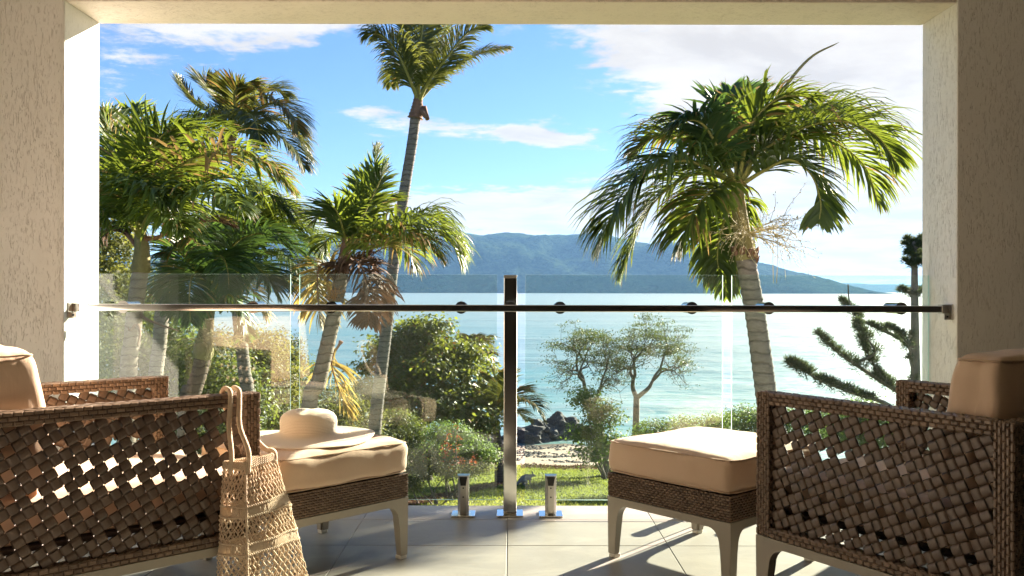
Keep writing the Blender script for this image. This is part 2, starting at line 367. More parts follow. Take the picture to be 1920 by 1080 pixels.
# ------------------------------------------------------------------ the balcony: wall, floor, ceiling, room
ZT = 2.10; WX = 1.78; YF, YB = 3.63, 3.94; CEIL = 2.62
bw = empty('balcony_wall', (0, YF, 0)); tag(bw, 'cream textured rendered wall framing the balcony opening', 'wall')
def face_grid(name, o, u, v, nu, nv, mat, jit, parent):
    o, u, v = Vector(o), Vector(u), Vector(v)
mb = MB(); mb.box((-2.6, 0, -3.4), (-WX, YB - YF, CEIL)); mb.build('left_pier'.replace('left_', ''), M_WALL, bw, smooth=False, bevel=.006)
mb = MB(); mb.box((WX, 0, -3.4), (3.0, YB - YF, CEIL)); mb.build('pier', M_WALL, bw, smooth=False, bevel=.006)
mb = MB(); mb.box((-WX + .001, 0.0, ZT), (WX - .001, YB - YF, CEIL)); mb.build('lintel', M_SOFFIT, bw, smooth=False, bevel=.006)
def struct_box(name, lo, hi, mat):
    mb = MB(); mb.box(lo, hi); return tag(mb.build(name, mat, smooth=False), kind='structure')
struct_box('side_wall', (-2.75, .58, -3.4), (-2.603, YF - .003, CEIL), M_WALL)
struct_box('ceiling', (-3.6, -3.0, CEIL + .003), (3.4, YB, CEIL + .15), M_PLASTER)
struct_box('room_back_wall', (-3.6, -3.15, 0), (3.4, -3.0, CEIL), M_ROOM)
struct_box('room_side_wall', (3.003, -3.0, -3.4), (3.15, YF, CEIL), M_ROOM)
struct_box('room_inner_wall', (-3.75, -3.0, 0), (-3.6, .58, CEIL), M_ROOM)
struct_box('room_inner_return', (-3.6, .45, 0), (-2.753, .577, CEIL), M_ROOM)

# tiled floor
TS = .60; YE = 4.02
floor = tag(struct_box('floor', (-3.6, -3.0, -.25), (3.4, YE, -.0045), M_GROUT), kind='structure')
def tile_mesh(w_, d_):
    mb = MB(); g = .0016; h = .0012
    a, b = w_ / 2 - g, d_ / 2 - g
    mb.add([(-a, -b, -.004), (a, -b, -.004), (a, b, -.004), (-a, b, -.004), (-a, -b, -h), (a, -b, -h), (a, b, -h), (-a, b, -h),
            (-a + h, -b + h, 0), (a - h, -b + h, 0), (a - h, b - h, 0), (-a + h, b - h, 0)],
           [(0, 1, 5, 4), (1, 2, 6, 5), (2, 3, 7, 6), (3, 0, 4, 7), (4, 5, 9, 8), (5, 6, 10, 9), (6, 7, 11, 10), (7, 4, 8, 11), (8, 9, 10, 11)])
    return mb
rows = [(3.77, YE), (3.39, 3.77)] + [(3.39 - TS * (k + 1), 3.39 - TS * k) for k in range(5)]
first = {}
for (y0, y1) in rows:
    for i in range(-5, 5):
        d_ = round(y1 - y0, 3)
        x0 = -.01 + i * TS
        if x0 < -3.1 or x0 + TS > 3.1: continue
        if d_ not in first:
            ob = tile_mesh(TS, d_).build('tile', M_TILE, floor, smooth=False); first[d_] = ob
        else:
            ob = first[d_].copy(); link(ob, floor)
        ob.location = (x0 + TS / 2, (y0 + y1) / 2, random.uniform(-.0003, .0003))

# ------------------------------------------------------------------ glass balustrade
YG = 3.86
bal = empty('glass_balustrade', (0, YG, 0)); tag(bal, 'frameless glass balustrade with polished steel post and handrail across the opening', 'balustrade')
def pxx(px, D): return (px - CX) / F * D
ZG0 = EYE - (937 - CY) / F * YG; ZG1 = EYE - (515 - CY) / F * YG
for a, b in ((179, 545), (562, 932), (985, 1355), (1372, 1741)):
    mb = MB(); mb.add([], [])
    x0, x1 = pxx(a, YG), pxx(b, YG); g = .005
    mb.add([(x0, -g, ZG0), (x1, -g, ZG0), (x1, g, ZG0), (x0, g, ZG0), (x0, -g, ZG1), (x1, -g, ZG1), (x1, g, ZG1), (x0, g, ZG1)],
           [(0, 1, 5, 4), (2, 3, 7, 6)], 0)
    o_ = len(mb.v) - 8
    for f in ((0, 3, 2, 1), (4, 5, 6, 7), (1, 2, 6, 5), (3, 0, 4, 7)):
        mb.f.append(tuple(o_ + i for i in f)); mb.mi.append(1); mb.var.append(0)
    mb.build('glass_panel', [M_GLASS, M_GEDGE], bal, smooth=False)
# post
mb = MB(); pw = .028
mb.box((-pw, -.025, .008), (pw, .025, 1.005)); post = mb.build('post', M_STEEL, bal, smooth=False, bevel=.004)
mb = MB(); mb.box((-pw - .0008, -.0258, 1.005), (pw + .0008, .0258, 1.015)); mb.build('cap', M_BRUSH, post, smooth=False, bevel=.003)
mb = MB(); mb.box((-.056, -.056, 0.001), (.056, .056, .008)); mb.build('base_plate', M_STEEL, post, smooth=False, bevel=.002)
# spigots
def spigot_mesh():
    mb = MB(); a, b, H, ch = .0235, .021, .17, .011
    ring = lambda s, z, yb=0: [(-a * s, -b * s + ch, z), (-a * s + ch, -b * s, z), (a * s - ch, -b * s, z), (a * s, -b * s + ch, z), (a * s, b * s, z), (-a * s, b * s, z)]
    r0 = ring(1, .008); r1 = ring(1, H)
    mb.add(r0 + r1, [tuple((i, (i + 1) % 6, (i + 1) % 6 + 6, i + 6)) for i in range(6)] + [(11, 10, 9, 8, 7, 6)])
    return mb
sp0 = None
for px in (870, 1033, 615, 1297, 1440, 1690, 230, 480):
    x = pxx(px, YG)
    if sp0 is None:
        s_ = spigot_mesh().build('spigot', M_BRUSH, bal, smooth=False, bevel=.0015); s_.location = (x, -.01, 0); sp0 = s_
        mb = MB(); mb.box((-.05, -.05, .001), (.05, .05, .008)); mb.build('base_plate', M_STEEL, s_, smooth=False, bevel=.002)
        mb = MB(); mb.add([(-.017, -.0215, .166), (.017, -.0215, .166), (.011, -.0215, .128), (-.011, -.0215, .128), (-.017, -.0275, .164), (.017, -.0275, .164), (.011, -.0225, .130), (-.011, -.0225, .130)],
                          [(4, 7, 6, 5), (0, 1, 5, 4), (1, 2, 6, 5), (2, 3, 7, 6), (3, 0, 4, 7)])
        mb.build('clamp_pad', M_RUB, s_, smooth=False)
        for z in (.118, .08):
            mb = MB(); mb.tube([(0, -.0205, z), (0, -.0218, z)], .0035, 10); mb.build('screw', M_RUB, s_, smooth=False)
    else:
        s_ = sp0.copy(); link(s_, bal); s_.location = (x, -.01, 0)
        for c in sp0.children:
            d_ = c.copy(); link(d_, s_)
# handrail
RZ = EYE - (578 - CY) / F * 3.70; RY0, RY1 = 3.69 - YG, 3.725 - YG
mb = MB(); mb.box((-WX + .028, RY0, RZ - .014), (WX - .028, RY1, RZ + .014)); rail = mb.build('handrail', M_STEEL, bal, smooth=False, bevel=.003)
for s in (-1, 1):
    mb = MB(); mb.box((min(s * (WX - .0005), s * (WX - .006)), RY0 - .035, RZ - .042), (max(s * (WX - .0005), s * (WX - .006)), RY0 + .03, RZ + .02))
    x0, x1 = sorted((s * (WX - .006), s * (WX - .030))); mb.box((x0, RY0 - .0025, RZ - .018), (x1, RY1 + .003, RZ + .018))
    mb.box((x0, RY0 - .02, RZ - .042), (x1, RY0 - .015, RZ - .0185))
    br = mb.build('bracket', M_BRUSH, rail, smooth=False, bevel=.0015)
    mb = MB(); mb.tube([((x0 + x1) / 2, RY0 - .0205, RZ - .03), ((x0 + x1) / 2, RY0 - .023, RZ - .03)], .004, 10); mb.build('screw', M_RUB, rail, smooth=False)
so0 = None
for px in (232, 475, 622, 865, 957, 1050, 1297, 1441, 1689):
    x = pxx(px, 3.73)
    if so0 is None:
        mb = MB(); mb.tube([(0, RY1 - .002, 0), (0, RY1 + .01, 0), (0, RY1 + .0105, 0), (0, -.0052, 0)], [.0255, .0255, .023, .023], 28)
        so0 = mb.build('standoff', M_STEEL, bal, smooth=True); o_ = so0
        o_.data.shade_smooth(); e = o_.modifiers.new('e', 'EDGE_SPLIT'); e.split_angle = R(35)
    else: o_ = so0.copy(); link(o_, bal)
    o_.location = (x, 0, RZ + .002)

# ------------------------------------------------------------------ wicker helpers
def stitches(mb, o, u, lu, v, lv, nrm, bu, bv, h=.0022, slant=0.0, gap=.0014):
    """rows of pillow-shaped strand bricks in running bond on a rectangle"""
    o, u, v, nrm = Vector(o), Vector(u).normalized(), Vector(v).normalized(), Vector(nrm).normalized()
    nv = max(1, round(lv / bv)); bv = lv / nv; nu = max(1, round(lu / bu)); bu = lu / nu
    for j in range(nv):
        off = (j % 2) * .5
        for i in range(-1, nu + 1):
            a = max(0, (i + off) * bu + gap / 2); b = min(lu, (i + off + 1) * bu - gap / 2)
            if b - a < bu * .18: continue
            c = j * bv + gap / 2; d = (j + 1) * bv - gap / 2; hh = h * random.uniform(.75, 1.25)
            ia = min(bu * .16, (b - a) * .3); ic = (d - c) * .22; s_ = slant * bv
            jt = random.uniform(-.0003, .0003)
            def q(x, y, z): return o + u * (x + s_ * ((y - c) / max(1e-6, d - c))) + v * (y + jt) + nrm * z
            vs = [q(a, c, 0), q(b, c, 0), q(b, d, 0), q(a, d, 0), q(a + ia, c + ic, hh), q(b - ia, c + ic, hh), q(b - ia, d - ic, hh), q(a + ia, d - ic, hh)]
            mb.add(vs, [(4, 5, 6, 7), (0, 1, 5, 4), (1, 2, 6, 5), (2, 3, 7, 6), (3, 0, 4, 7)], 0, random.random())
def wicker_bar(mb, lo, hi, axis, bu=.021, bv=.0088, top_slant=0.0, inset=.0034):
    bu *= 1.12; bv *= 1.28
    """core box with strand bricks on its four long faces and two ends; material 0 strand, 1 core"""
    lo = Vector(lo); hi = Vector(hi); i = inset
    mb.box(lo + Vector((i, i, i)), hi - Vector((i, i, i)), 1)
    ax = {'x': 0, 'y': 1, 'z': 2}[axis]; E = [Vector((1, 0, 0)), Vector((0, 1, 0)), Vector((0, 0, 1))]
    o1, o2 = [k for k in range(3) if k != ax]; D_ = hi - lo
    for (p, q) in ((o1, o2), (o2, o1)):
        for s in (0, 1):
            o = lo.copy(); o[p] = (hi[p] - i) if s else (lo[p] + i)
            n = E[p] * (1 if s else -1)
            sl_ = top_slant if (p == 2 and s) else 0
            stitches(mb, o, E[ax], D_[ax], E[q], D_[q], n, bu if not sl_ else bu * 1.25, bv if not sl_ else bv * 1.3, h=i, slant=sl_)
    for s in (0, 1):
        o = lo.copy(); o[ax] = (hi[ax] - i) if s else (lo[ax] + i)
        stitches(mb, o, E[o1], D_[o1], E[o2], D_[o2], E[ax] * (1 if s else -1), bu * .8, bv, h=i)

PW = .0625
def knot_mesh():
    mb = MB(); mb.dirn = []; r = PW / math.sqrt(5); th = math.atan2(1, 2)
    e1 = Vector((math.cos(th), 0, math.sin(th))); e2 = Vector((-math.sin(th), 0, math.cos(th)))
    NA, NC = 8, 3
    for side in (-1, 1):
        nrm = Vector((0, side, 0))
        for ci, cj in ((-.5, -.5), (.5, -.5), (-.5, .5), (.5, .5)):
            par = (ci > 0) ^ (cj > 0)
            if side > 0: par = not par
            A, B = (e1, e2) if par else (e2, e1)
            c = e1 * (ci * r) + e2 * (cj * r); vs = []; fs = []
            jit = random.uniform(-.0006, .0006)
            for a in range(NA + 1):
                s = (a / NA * 2 - 1)
                for b in range(NC + 1):
                    t_ = (b / NC * 2 - 1)
                    h = .0048 * (1 - 1.75 * abs(s) ** 4.2) - .0005 * t_ * t_ + .0016
                    vs.append(c + A * (s * .57 * r + jit) + B * (t_ * .464 * r * (1 - .04 * s * s)) + nrm * h)
            for a in range(NA):
                for b in range(NC):
                    k = a * (NC + 1) + b; f = (k, k + 1, k + NC + 2, k + NC + 1)
                    fs.append(f); mb.dirn.append(1.0 if par else 0.0)
            mb.add(vs, fs, 0, random.random())
    return mb
KM = []
for k in range(4):
    ob = knot_mesh().build('woven_knot', M_STRAP, None, smooth=True); KM.append(ob.data); bpy.data.objects.remove(ob)

def cushion(name, size, loc, parent, r=.03, puff=.012, seg=16, taper=None, wrinkle=.006, seed=0, mat=None):
    """soft rounded box, centre at loc, piping round its top and bottom edges"""
    sx, sy, sz = (s / 2 for s in size); N = seg; vs = {}; V = []; Fs = []
    def pt(x, y, z):
        p = Vector((x * sx, y * sy, z * sz)); inner = Vector((max(-sx + r, min(sx - r, p.x)), max(-sy + r, min(sy - r, p.y)), max(-sz + r, min(sz - r, p.z))))
        d = p - inner
        if d.length > 1e-9: p = inner + d.normalized() * r if sum(abs(c) > 1e-9 for c in d) > 1 else p
        e = (1 - x * x) * (1 - y * y)
        if abs(z) > .99: p.z += math.copysign(puff * (e ** .6), z)
        k = (1 - z * z)
        p.x += puff * .55 * k * x * (1 - y * y) ** .5 if abs(x) > .99 else 0
        p.y += puff * .55 * k * y * (1 - x * x) ** .5 if abs(y) > .99 else 0
        n_ = noise.noise(Vector((p.x * 9 + seed, p.y * 9, p.z * 22))) * wrinkle + noise.noise(Vector((p.x * 26 + seed, p.y * 26, p.z * 6))) * wrinkle * .55
        p += Vector((x, y, z)).normalized() * n_
        if taper: p = taper(p, sz)
        return p
    def warp(a): return math.copysign(abs(a) ** .8, a)
    def key(x, y, z):
        k = (round(x, 4), round(y, 4), round(z, 4))
        if k not in vs: vs[k] = len(V); V.append(pt(*k))
        return vs[k]
    g = [warp(i / N * 2 - 1) for i in range(N + 1)]
    for s in (-1, 1):
        for i in range(N):
            for j in range(N):
                for ax in range(3):
                    q = [(g[i], g[j]), (g[i + 1], g[j]), (g[i + 1], g[j + 1]), (g[i], g[j + 1])]
                    cs = []
                    for a, b in q:
                        co = [0, 0, 0]; co[ax] = s; co[(ax + 1) % 3] = a; co[(ax + 2) % 3] = b; cs.append(key(*co))
                    Fs.append(cs if s > 0 else cs[::-1])
    mb = MB(); mb.add(V, Fs, 0); ob = mb.build(name, mat or M_CUSH, parent, smooth=True); ob.location = loc
    ss = ob.modifiers.new('s', 'SUBSURF'); ss.levels = 1; ss.render_levels = 1
    for z in (-1, 1):
        path = []; M_ = 12
        for a, b, c, d in ((-1, -1, 1, -1), (1, -1, 1, 1), (1, 1, -1, 1), (-1, 1, -1, -1)):
            for k in range(M_):
                u = k / M_; x = a + (c - a) * u; y = b + (d - b) * u
                q = Vector((x * sx, y * sy)); inn = Vector((max(-sx + r, min(sx - r, q.x)), max(-sy + r, min(sy - r, q.y))))
                dd = (q - inn).normalized() * r * .76; xy = inn + dd
                k = .42; ex = puff * .55 * k
                if abs(x) > .99: xy.x += ex * x * (1 - y * y) ** .5
                if abs(y) > .99: xy.y += ex * y * (1 - x * x) ** .5
                p = Vector((xy.x, xy.y, z * (sz - r + r * .70)))
                p += Vector((noise.noise(p * 20) * .0015, 0, noise.noise(p * 15) * .002))
                if taper: p = taper(p, sz)
                path.append(p)
        path.append(path[0]); mb = MB(); mb.tube(path, .0032, 6, cap=False); mb.build('piping', M_PIPE, ob)
    return ob

def leg(parent, cx, cy, ix, iy, ztop, span=.13, wtop=.05):
    """tapered metal leg with curved gussets running into the aprons; ix, iy point inwards"""
    prof = [(0, ztop), (span, ztop), (span, ztop - .026)]
    for k in range(7):
        a = k / 6 * math.pi / 2; prof.append((wtop + (span - wtop - .02) * (1 - math.sin(a)), ztop - .026 - .055 * (1 - math.cos(a))))
    prof += [(wtop - .003, ztop - .10), (.032, .014), (0.004, .014)]
    mb = MB(); n = len(prof)
    for ax in (0, 1):
        th = .033 if ax == 0 else .031; vs = []
        for d in (0, th):
            for k, (s, z) in enumerate(prof):
                tt = d if z > ztop - .1 else d * (.78 + .22 * max(0, (z - .014)) / (ztop - .114))
                x, y = (s, tt) if ax == 0 else (tt + .0008, s + .0008)
                vs.append((cx + ix * x, cy + iy * y, z - (0 if ax == 0 else .0006) * (z > ztop - .001)))
        fs = [tuple(range(n)), tuple(range(2 * n - 1, n - 1, -1))] + [(i, i + n, (i + 1) % n + n, (i + 1) % n) for i in range(n)]
        mb.add(vs, fs)
    ob = mb.build('leg', M_TAUPE, parent, smooth=False)
    mb = MB(); a, b = sorted((cx + ix * .003, cx + ix * .033)); c, d = sorted((cy + iy * .003, cy + iy * .033))
    mb.box((a, c, .0), (b, d, .0138)); mb.build('foot_cap', M_FOOT, ob, smooth=False, bevel=.003)
    bm = bmesh.new(); bm.from_mesh(ob.data); bmesh.ops.recalc_face_normals(bm, faces=bm.faces); bm.to_mesh(ob.data); bm.free()
    return ob

ZW0, ZW1 = .2185, .648
def armchair(label, loc, rz, near):
    W, L, T_ = .72, .78, .05
    root = empty('rattan_armchair', loc, rz); tag(root, label, 'armchair', 'woven tub armchairs')
    hx, hy = W / 2, L / 2
    for sx in (-1, 1):
        for sy in (-1, 1):
            x0, x1 = sorted((sx * hx, sx * (hx - T_))); y0, y1 = sorted((sy * hy, sy * (hy - T_)))
            mb = MB(); wicker_bar(mb, (x0, y0, ZW0), (x1, y1, ZW1), 'z', .020, .0085)
            tag(mb.build('corner_post', [M_WICK, M_CORE], root, smooth=False), kind='stuff')
    for sx in (-1, 1):
        x0, x1 = sorted((sx * hx, sx * (hx - T_)))
        mb = MB(); wicker_bar(mb, (x0 - .001, -hy + T_, ZW1 - .036), (x1 + .001, hy - T_ + .001, ZW1 + .001), 'y', .021, .009, top_slant=.9)
        tag(mb.build('arm_rail', [M_WICK, M_CORE], root, smooth=False), kind='stuff')
        mb = MB(); wicker_bar(mb, (x0, -hy + T_, ZW0 - .0005), (x1, hy - T_, ZW0 + .028), 'y', .021, .009)
        tag(mb.build('bottom_rail', [M_WICK, M_CORE], root, smooth=False), kind='stuff')
    mb = MB(); wicker_bar(mb, (-hx + T_, -hy, ZW1 - .036), (hx - T_, -hy + T_, ZW1 + .001), 'x', .021, .009, top_slant=.9)
    tag(mb.build('back_rail', [M_WICK, M_CORE], root, smooth=False), kind='stuff')
    mb = MB(); wicker_bar(mb, (-hx + T_, -hy, ZW0 - .0005), (hx - T_, -hy + T_, ZW0 + .028), 'x', .021, .009)
    tag(mb.build('bottom_rail', [M_WICK, M_CORE], root, smooth=False), kind='stuff')
    mb = MB(); wicker_bar(mb, (-hx + T_, hy - T_, ZW0), (hx - T_, hy, ZW0 + .075), 'x', .021, .009)
    tag(mb.build('front_rail', [M_WICK, M_CORE], root, smooth=False), kind='stuff')
    # woven panels: one object per knot of straps
    z0, z1 = ZW0 + .028, ZW1 - .036; nz_ = 6; pz = (z1 - z0) / nz_
    def panel(x, y0, y1, rot, axis):
        n = round((y1 - y0) / PW); p = (y1 - y0) / n
        for i in range(n):
            for j in range(nz_):
                ob = bpy.data.objects.new('woven_knot', random.choice(KM)); link(ob, root)
                s = y0 + (i + .5) * p; z = z0 + (j + .5) * pz
                ob.location = (x, s, z) if axis == 'y' else (s, x, z)
                ob.rotation_euler = (random.uniform(-.04, .04), random.uniform(-.025, .025), rot + random.uniform(-.04, .04)); ob.scale = (p / PW * .985, 1.0, pz / PW * .985)
    panel(-hx + T_ / 2 - .006, -hy + T_, hy - T_, R(-90), 'y'); panel(hx - T_ / 2 + .006, -hy + T_, hy - T_, R(90), 'y')
    panel(-hy + T_ / 2 - .006, -hx + T_, hx - T_, 0, 'x')
    mb = MB(); mb.box((-hx + T_ + .004, -hy + T_ + .004, .283), (hx - T_ - .004, hy - T_ - .004, .297)); mb.build('seat_deck', M_CORE, root, smooth=False, bevel=.004)
    cushion('seat_cushion', (W - 2 * T_ - .012, L - T_ - .02, .118), (0, T_ / 2 + .012, .357), root, r=.035, puff=.012, seed=loc[0])
    def tp(p, sz):
        k = (p.z + sz) / (2 * sz); q = p.copy()
        yb = -.10; q.y = yb + (p.y - yb) * (1.0 - .38 * k); return q
    cushion('back_cushion', (W - 2 * T_ - .02, .20, .36), (0, -hy + T_ + .115, .612), root, r=.034, puff=.008, taper=tp, seed=loc[0] + 4)
    for sx in (-1, 1):
        for sy in (-1, 1): leg(root, sx * hx, sy * hy, -sx, -sy, ZW0 - .0015)
    ap = [((-hx + .13, hy - .0325, ZW0 - .0275), (hx - .13, hy - .001, ZW0 - .002)), ((-hx + .13, -hy + .001, ZW0 - .0275), (hx - .13, -hy + .0325, ZW0 - .002)),
          ((-hx + .001, -hy + .13, ZW0 - .0275), (-hx + .0325, hy - .13, ZW0 - .002)), ((hx - .0325, -hy + .13, ZW0 - .0275), (hx - .001, hy - .13, ZW0 - .002))]
    for lo, hi in ap: mb = MB(); mb.box(lo, hi); mb.build('apron', M_TAUPE, root, smooth=False)
    return root
def chair_at(label, Fx, Fy, rz, near_sx):
    W, L = .72, .78; c, s = math.cos(rz), math.sin(rz)
    lx, ly = near_sx * W / 2, L / 2
    return armchair(label, (Fx - (lx * c - ly * s), Fy - (lx * s + ly * c), 0), rz, near_sx)
LC = chair_at('brown woven armchair at left with a jute bag hanging from its arm', -.736, 2.685, R(-47.3), 1)
RC = chair_at('brown woven armchair at right, its back in the shade of the wall', .741, 2.744, R(31.8), -1)

def ottoman(label, x, y, rz, strap):
    S = .52; h = S / 2; root = empty('footstool', (x, y, 0), rz); tag(root, label, 'footstool', 'cushioned footstools')
    mb = MB(); mb.box((-h + .0022, -h + .0022, .2187), (h - .0022, h - .0022, .300), 1)
    X, Y, Z = Vector((1, 0, 0)), Vector((0, 1, 0)), Vector((0, 0, 1))
    for nrm, u in ((-Y, X), (Y, X), (-X, Y), (X, Y)):
        o = nrm * (h - .0022) - u * h + Z * .2187; stitches(mb, o, u, S, Z, .083, nrm, .0185, .0084, h=.0036)
    tag(mb.build('wicker_band', [M_WICK, M_CORE], root, smooth=False), kind='stuff')
    cushion('cushion', (S + .012, S + .012, .118), (0, 0, .3605), root, r=.03, puff=.011, seg=18, seed=x * 7, wrinkle=.007)
    for sx in (-1, 1):
        for sy in (-1, 1): leg(root, sx * h, sy * h, -sx, -sy, .217, span=.105, wtop=.042)
    for lo, hi in [((-h + .105, h - .0325, .191), (h - .105, h - .001, .2165)), ((-h + .105, -h + .001, .191), (h - .105, -h + .0325, .2165)),
                   ((-h + .001, -h + .105, .191), (-h + .0325, h - .105, .2165)), ((h - .0325, -h + .105, .191), (h - .001, h - .105, .2165))]:
        mb = MB(); mb.box(lo, hi); mb.build('apron', M_TAUPE, root, smooth=False)
    if strap:
        (ax, sgn, pos) = strap; mb = MB(); pr = [(.002, .318), (.007, .300), (.0075, .26), (.006, .218), (.009, .206)]; vs = []
        for d_, z in pr:
            for q in (-.013, .013):
                for e_ in (0, .002):
                    pt = [0, 0, z]; pt[ax] = sgn * (h + d_ + e_); pt[1 - ax] = pos + q; vs.append(pt)
        fs = []
        for k in range(len(pr) - 1):
            a = k * 4; fs += [(a + 1, a + 3, a + 7, a + 5), (a, a + 4, a + 6, a + 2), (a, a + 1, a + 5, a + 4), (a + 2, a + 6, a + 7, a + 3)]
        mb.add(vs, fs); mb.build('tie_strap', M_PIPE, root)
    return root
OR = ottoman('tan cushioned footstool in front of the right armchair, nothing on it', .716, 3.232, R(41.6), (1, -1, -.20) if False else (0, 1, -.212))
OL = ottoman('tan cushioned footstool in front of the left armchair, under a straw hat', -.728, 3.222, R(45.9), None)

# ------------------------------------------------------------------ straw hat
hat = empty('sun_hat', (-.712, 3.215, .4345)); tag(hat, 'wide brimmed cream straw hat lying on the left footstool', 'hat')
def lathe(prof, n, fn=None):
    V = []; Fs = []
    for k, (r_, z) in enumerate(prof):
        for j in range(n):
            a = 2 * math.pi * j / n; p = Vector((r_ * math.cos(a), r_ * math.sin(a), z)); V.append(fn(p, a, r_) if fn else p)
    for k in range(len(prof) - 1):
        for j in range(n): a = k * n + j; b = k * n + (j + 1) % n; Fs.append((a, b, b + n, a + n))
    return V, Fs
def hf(p, a, r_):
    q = p.copy()
    if r_ > .11: q.z += .007 * math.sin(a * 2 + .6) * ((r_ - .11) / .12) + .003 * math.sin(a * 5 + 1) * ((r_ - .11) / .12) ** 2 - .004 * ((r_ - .11) / .12)
    elif q.z > .03: q.x *= 1 + .05 * math.cos(a * 2); q.z -= .004 * math.exp(-((q.x / .02) ** 2)) * (q.z / .09) * (r_ < .08); q.y *= .96
    return q
prof = [(.230, .0015), (.2315, .003), (.230, .0045), (.20, .0055), (.16, .0065), (.125, .008), (.108, .011), (.100, .018), (.098, .03), (.096, .05), (.092, .068), (.083, .080), (.068, .089), (.045, .0945), (.02, .0965), (.001, .097)]
V, Fs = lathe(prof, 72, hf); mb = MB(); mb.add(V, Fs); cr = mb.build('brim_and_crown', M_STRAW, hat)
V, Fs = lathe([(.230, .0014), (.16, .0035), (.11, .005), (.06, .002)], 72, hf); mb = MB(); mb.add(V, [f[::-1] for f in Fs]); mb.build('underbrim', M_STRAW, hat)

# ------------------------------------------------------------------ crochet bag
def twisted(mb, path, r, pitch, strands=2, n=6, amp=.5):
    L = [0]
    for a, b in zip(path, path[1:]): L.append(L[-1] + (b - a).length)
    N = max(6, int(L[-1] / pitch * 7)); pts = []
    j = 0
    for k in range(N + 1):
        d = L[-1] * k / N
        while j < len(L) - 2 and L[j + 1] < d: j += 1
        f = (d - L[j]) / max(1e-9, L[j + 1] - L[j]); pts.append(path[j].lerp(path[j + 1], f))
    for s in range(strands):
        out = []; up = None
        for k, p in enumerate(pts):
            tg = (pts[min(k + 1, N)] - pts[max(k - 1, 0)]).normalized()
            up = tg.orthogonal().normalized() if up is None else (up - tg * up.dot(tg)).normalized()
            sd = tg.cross(up); a = 2 * math.pi * (L[-1] * k / N / pitch + s / strands)
            out.append(p + (up * math.cos(a) + sd * math.sin(a)) * r * amp)
        mb.tube(out, r * .62, n)
Kx, Ky = -.738, 2.56
dF = Vector((.735, .678, 0)); nF = Vector((.678, -.735, 0)); FF = Vector((-.736, 2.685, 0))
def sect(k):      # k=0 rim, k=1 bottom: four corners of the bag's section
    K = Vector((Kx - .006 + .010 * k, Ky - .01 * k, 0)); wr = .115 + .13 * k; wl = .070 + .03 * k
    Rr = K + Vector((.5, .866, 0)) * wr; Ll = K + Vector((-.97, .24, 0)) * wl
    Bk = FF + nF * .010 + dF * (.035 + .09 * k)
    return [K, Rr, Bk, Ll]
ZR, ZB = .462, .085
def bagpt(face, u, k):
    s = sect(k); a, b = s[face], s[(face + 1) % 4]; p = a.lerp(b, u)
    mid = (s[0] + s[1] + s[2] + s[3]) / 4; out = (p - mid); out.z = 0
    p = p + out.normalized() * (.012 * math.sin(math.pi * k) * math.sin(math.pi * u))
    z = ZR + (ZB - ZR) * k + .012 * u * (1 - k) * (1 if face == 0 else 0)
    p = Vector((p.x, p.y, z)); q = p * 23
    return p + Vector((noise.noise(q), noise.noise(q + Vector((5, 1, 2))), noise.noise(q + Vector((1, 7, 3))))) * .0035
bag = empty('crochet_bag', (Kx, Ky, ZB)); tag(bag, 'natural jute crochet tote bag hanging from the left armchair', 'bag')
BO = Vector((Kx, Ky, ZB))
def loc_(p): return p - BO
bands = [(.33, .40), (.61, .68)]
for face in range(4):
    mb = MB()
    wid = (sect(.6)[face] - sect(.6)[(face + 1) % 4]).length; ncol = max(3, int(wid / .0150)); nrow = 27
    zones = [(.045, .33), (.40, .61), (.68, 1.0)]
    for (k0, k1) in zones:
        nr = max(2, round((k1 - k0) * nrow)); dk = (k1 - k0) / nr
        for d in (-1, 1):
            for c in range(-nr, ncol + nr):
                pts = []
                for r_ in range(nr + 1):
                    u = (c + d * r_ * .5 + (0 if d > 0 else .5)) / ncol
                    if -.001 <= u <= 1.001:
                        p = bagpt(face, min(1, max(0, u)), k0 + r_ * dk); w_ = .0018 * (1 if r_ % 2 else -1) * d
                        pts.append(loc_(p) + Vector((noise.noise(p * 200), noise.noise(p * 190), noise.noise(p * 170))) * .0022 + Vector((nF.x, nF.y, 0)) * w_)
                if len(pts) > 1: mb.tube(pts, .00165 * random.uniform(.8, 1.25), 4, cap=False)
        for r_ in range(1, nr):          # knots where the cords cross
            for c in range(ncol):
                p = loc_(bagpt(face, min(1, (c + .25 * (r_ % 2)) / ncol), k0 + r_ * dk)); s_ = .0026 * random.uniform(.8, 1.3)
                mb.add([p + Vector(v) * s_ for v in ((1, 0, 0), (0, 1, 0), (-1, 0, 0), (0, -1, 0), (0, 0, 1.2), (0, 0, -1.2))], [(0, 1, 4), (1, 2, 4), (2, 3, 4), (3, 0, 4), (1, 0, 5), (2, 1, 5), (3, 2, 5), (0, 3, 5)])
    tag(mb.build('net_panel', M_JUTE, bag), kind='stuff')
    for (k0, k1) in bands:
        mb = MB(); n = int(wid / .0042)
        for c in range(n):
            u = (c + .5) / n; mb.tube([loc_(bagpt(face, u, k0 + (k1 - k0) * q)) + Vector((random.uniform(-.0005, .0005), 0, 0)) for q in (0, .35, .7, 1)], .0022, 5)
        mb.build('thread_band', M_JUTE, bag)
for k in (0, .014, .028, .042, .325, .405, .605, .685, 1.0):
    path = [loc_(bagpt(f, u / 8, k)) for f in range(4) for u in range(8)]; path.append(path[0])
    mb = MB(); twisted(mb, path, .0042, .014); mb.build('rim_cord' if k < .05 else 'row_cord', M_JUTE, bag)
path = [loc_(bagpt(0, 0, k / 16)) for k in range(17)]; mb = MB(); twisted(mb, path, .004, .014); mb.build('edge_cord', M_JUTE, bag)
mb = MB(); b4 = [loc_(bagpt(f, 0, 1.0)) for f in range(4)]; mb.add(b4, [(3, 2, 1, 0)]); mb.build('bottom', M_JUTE, bag)
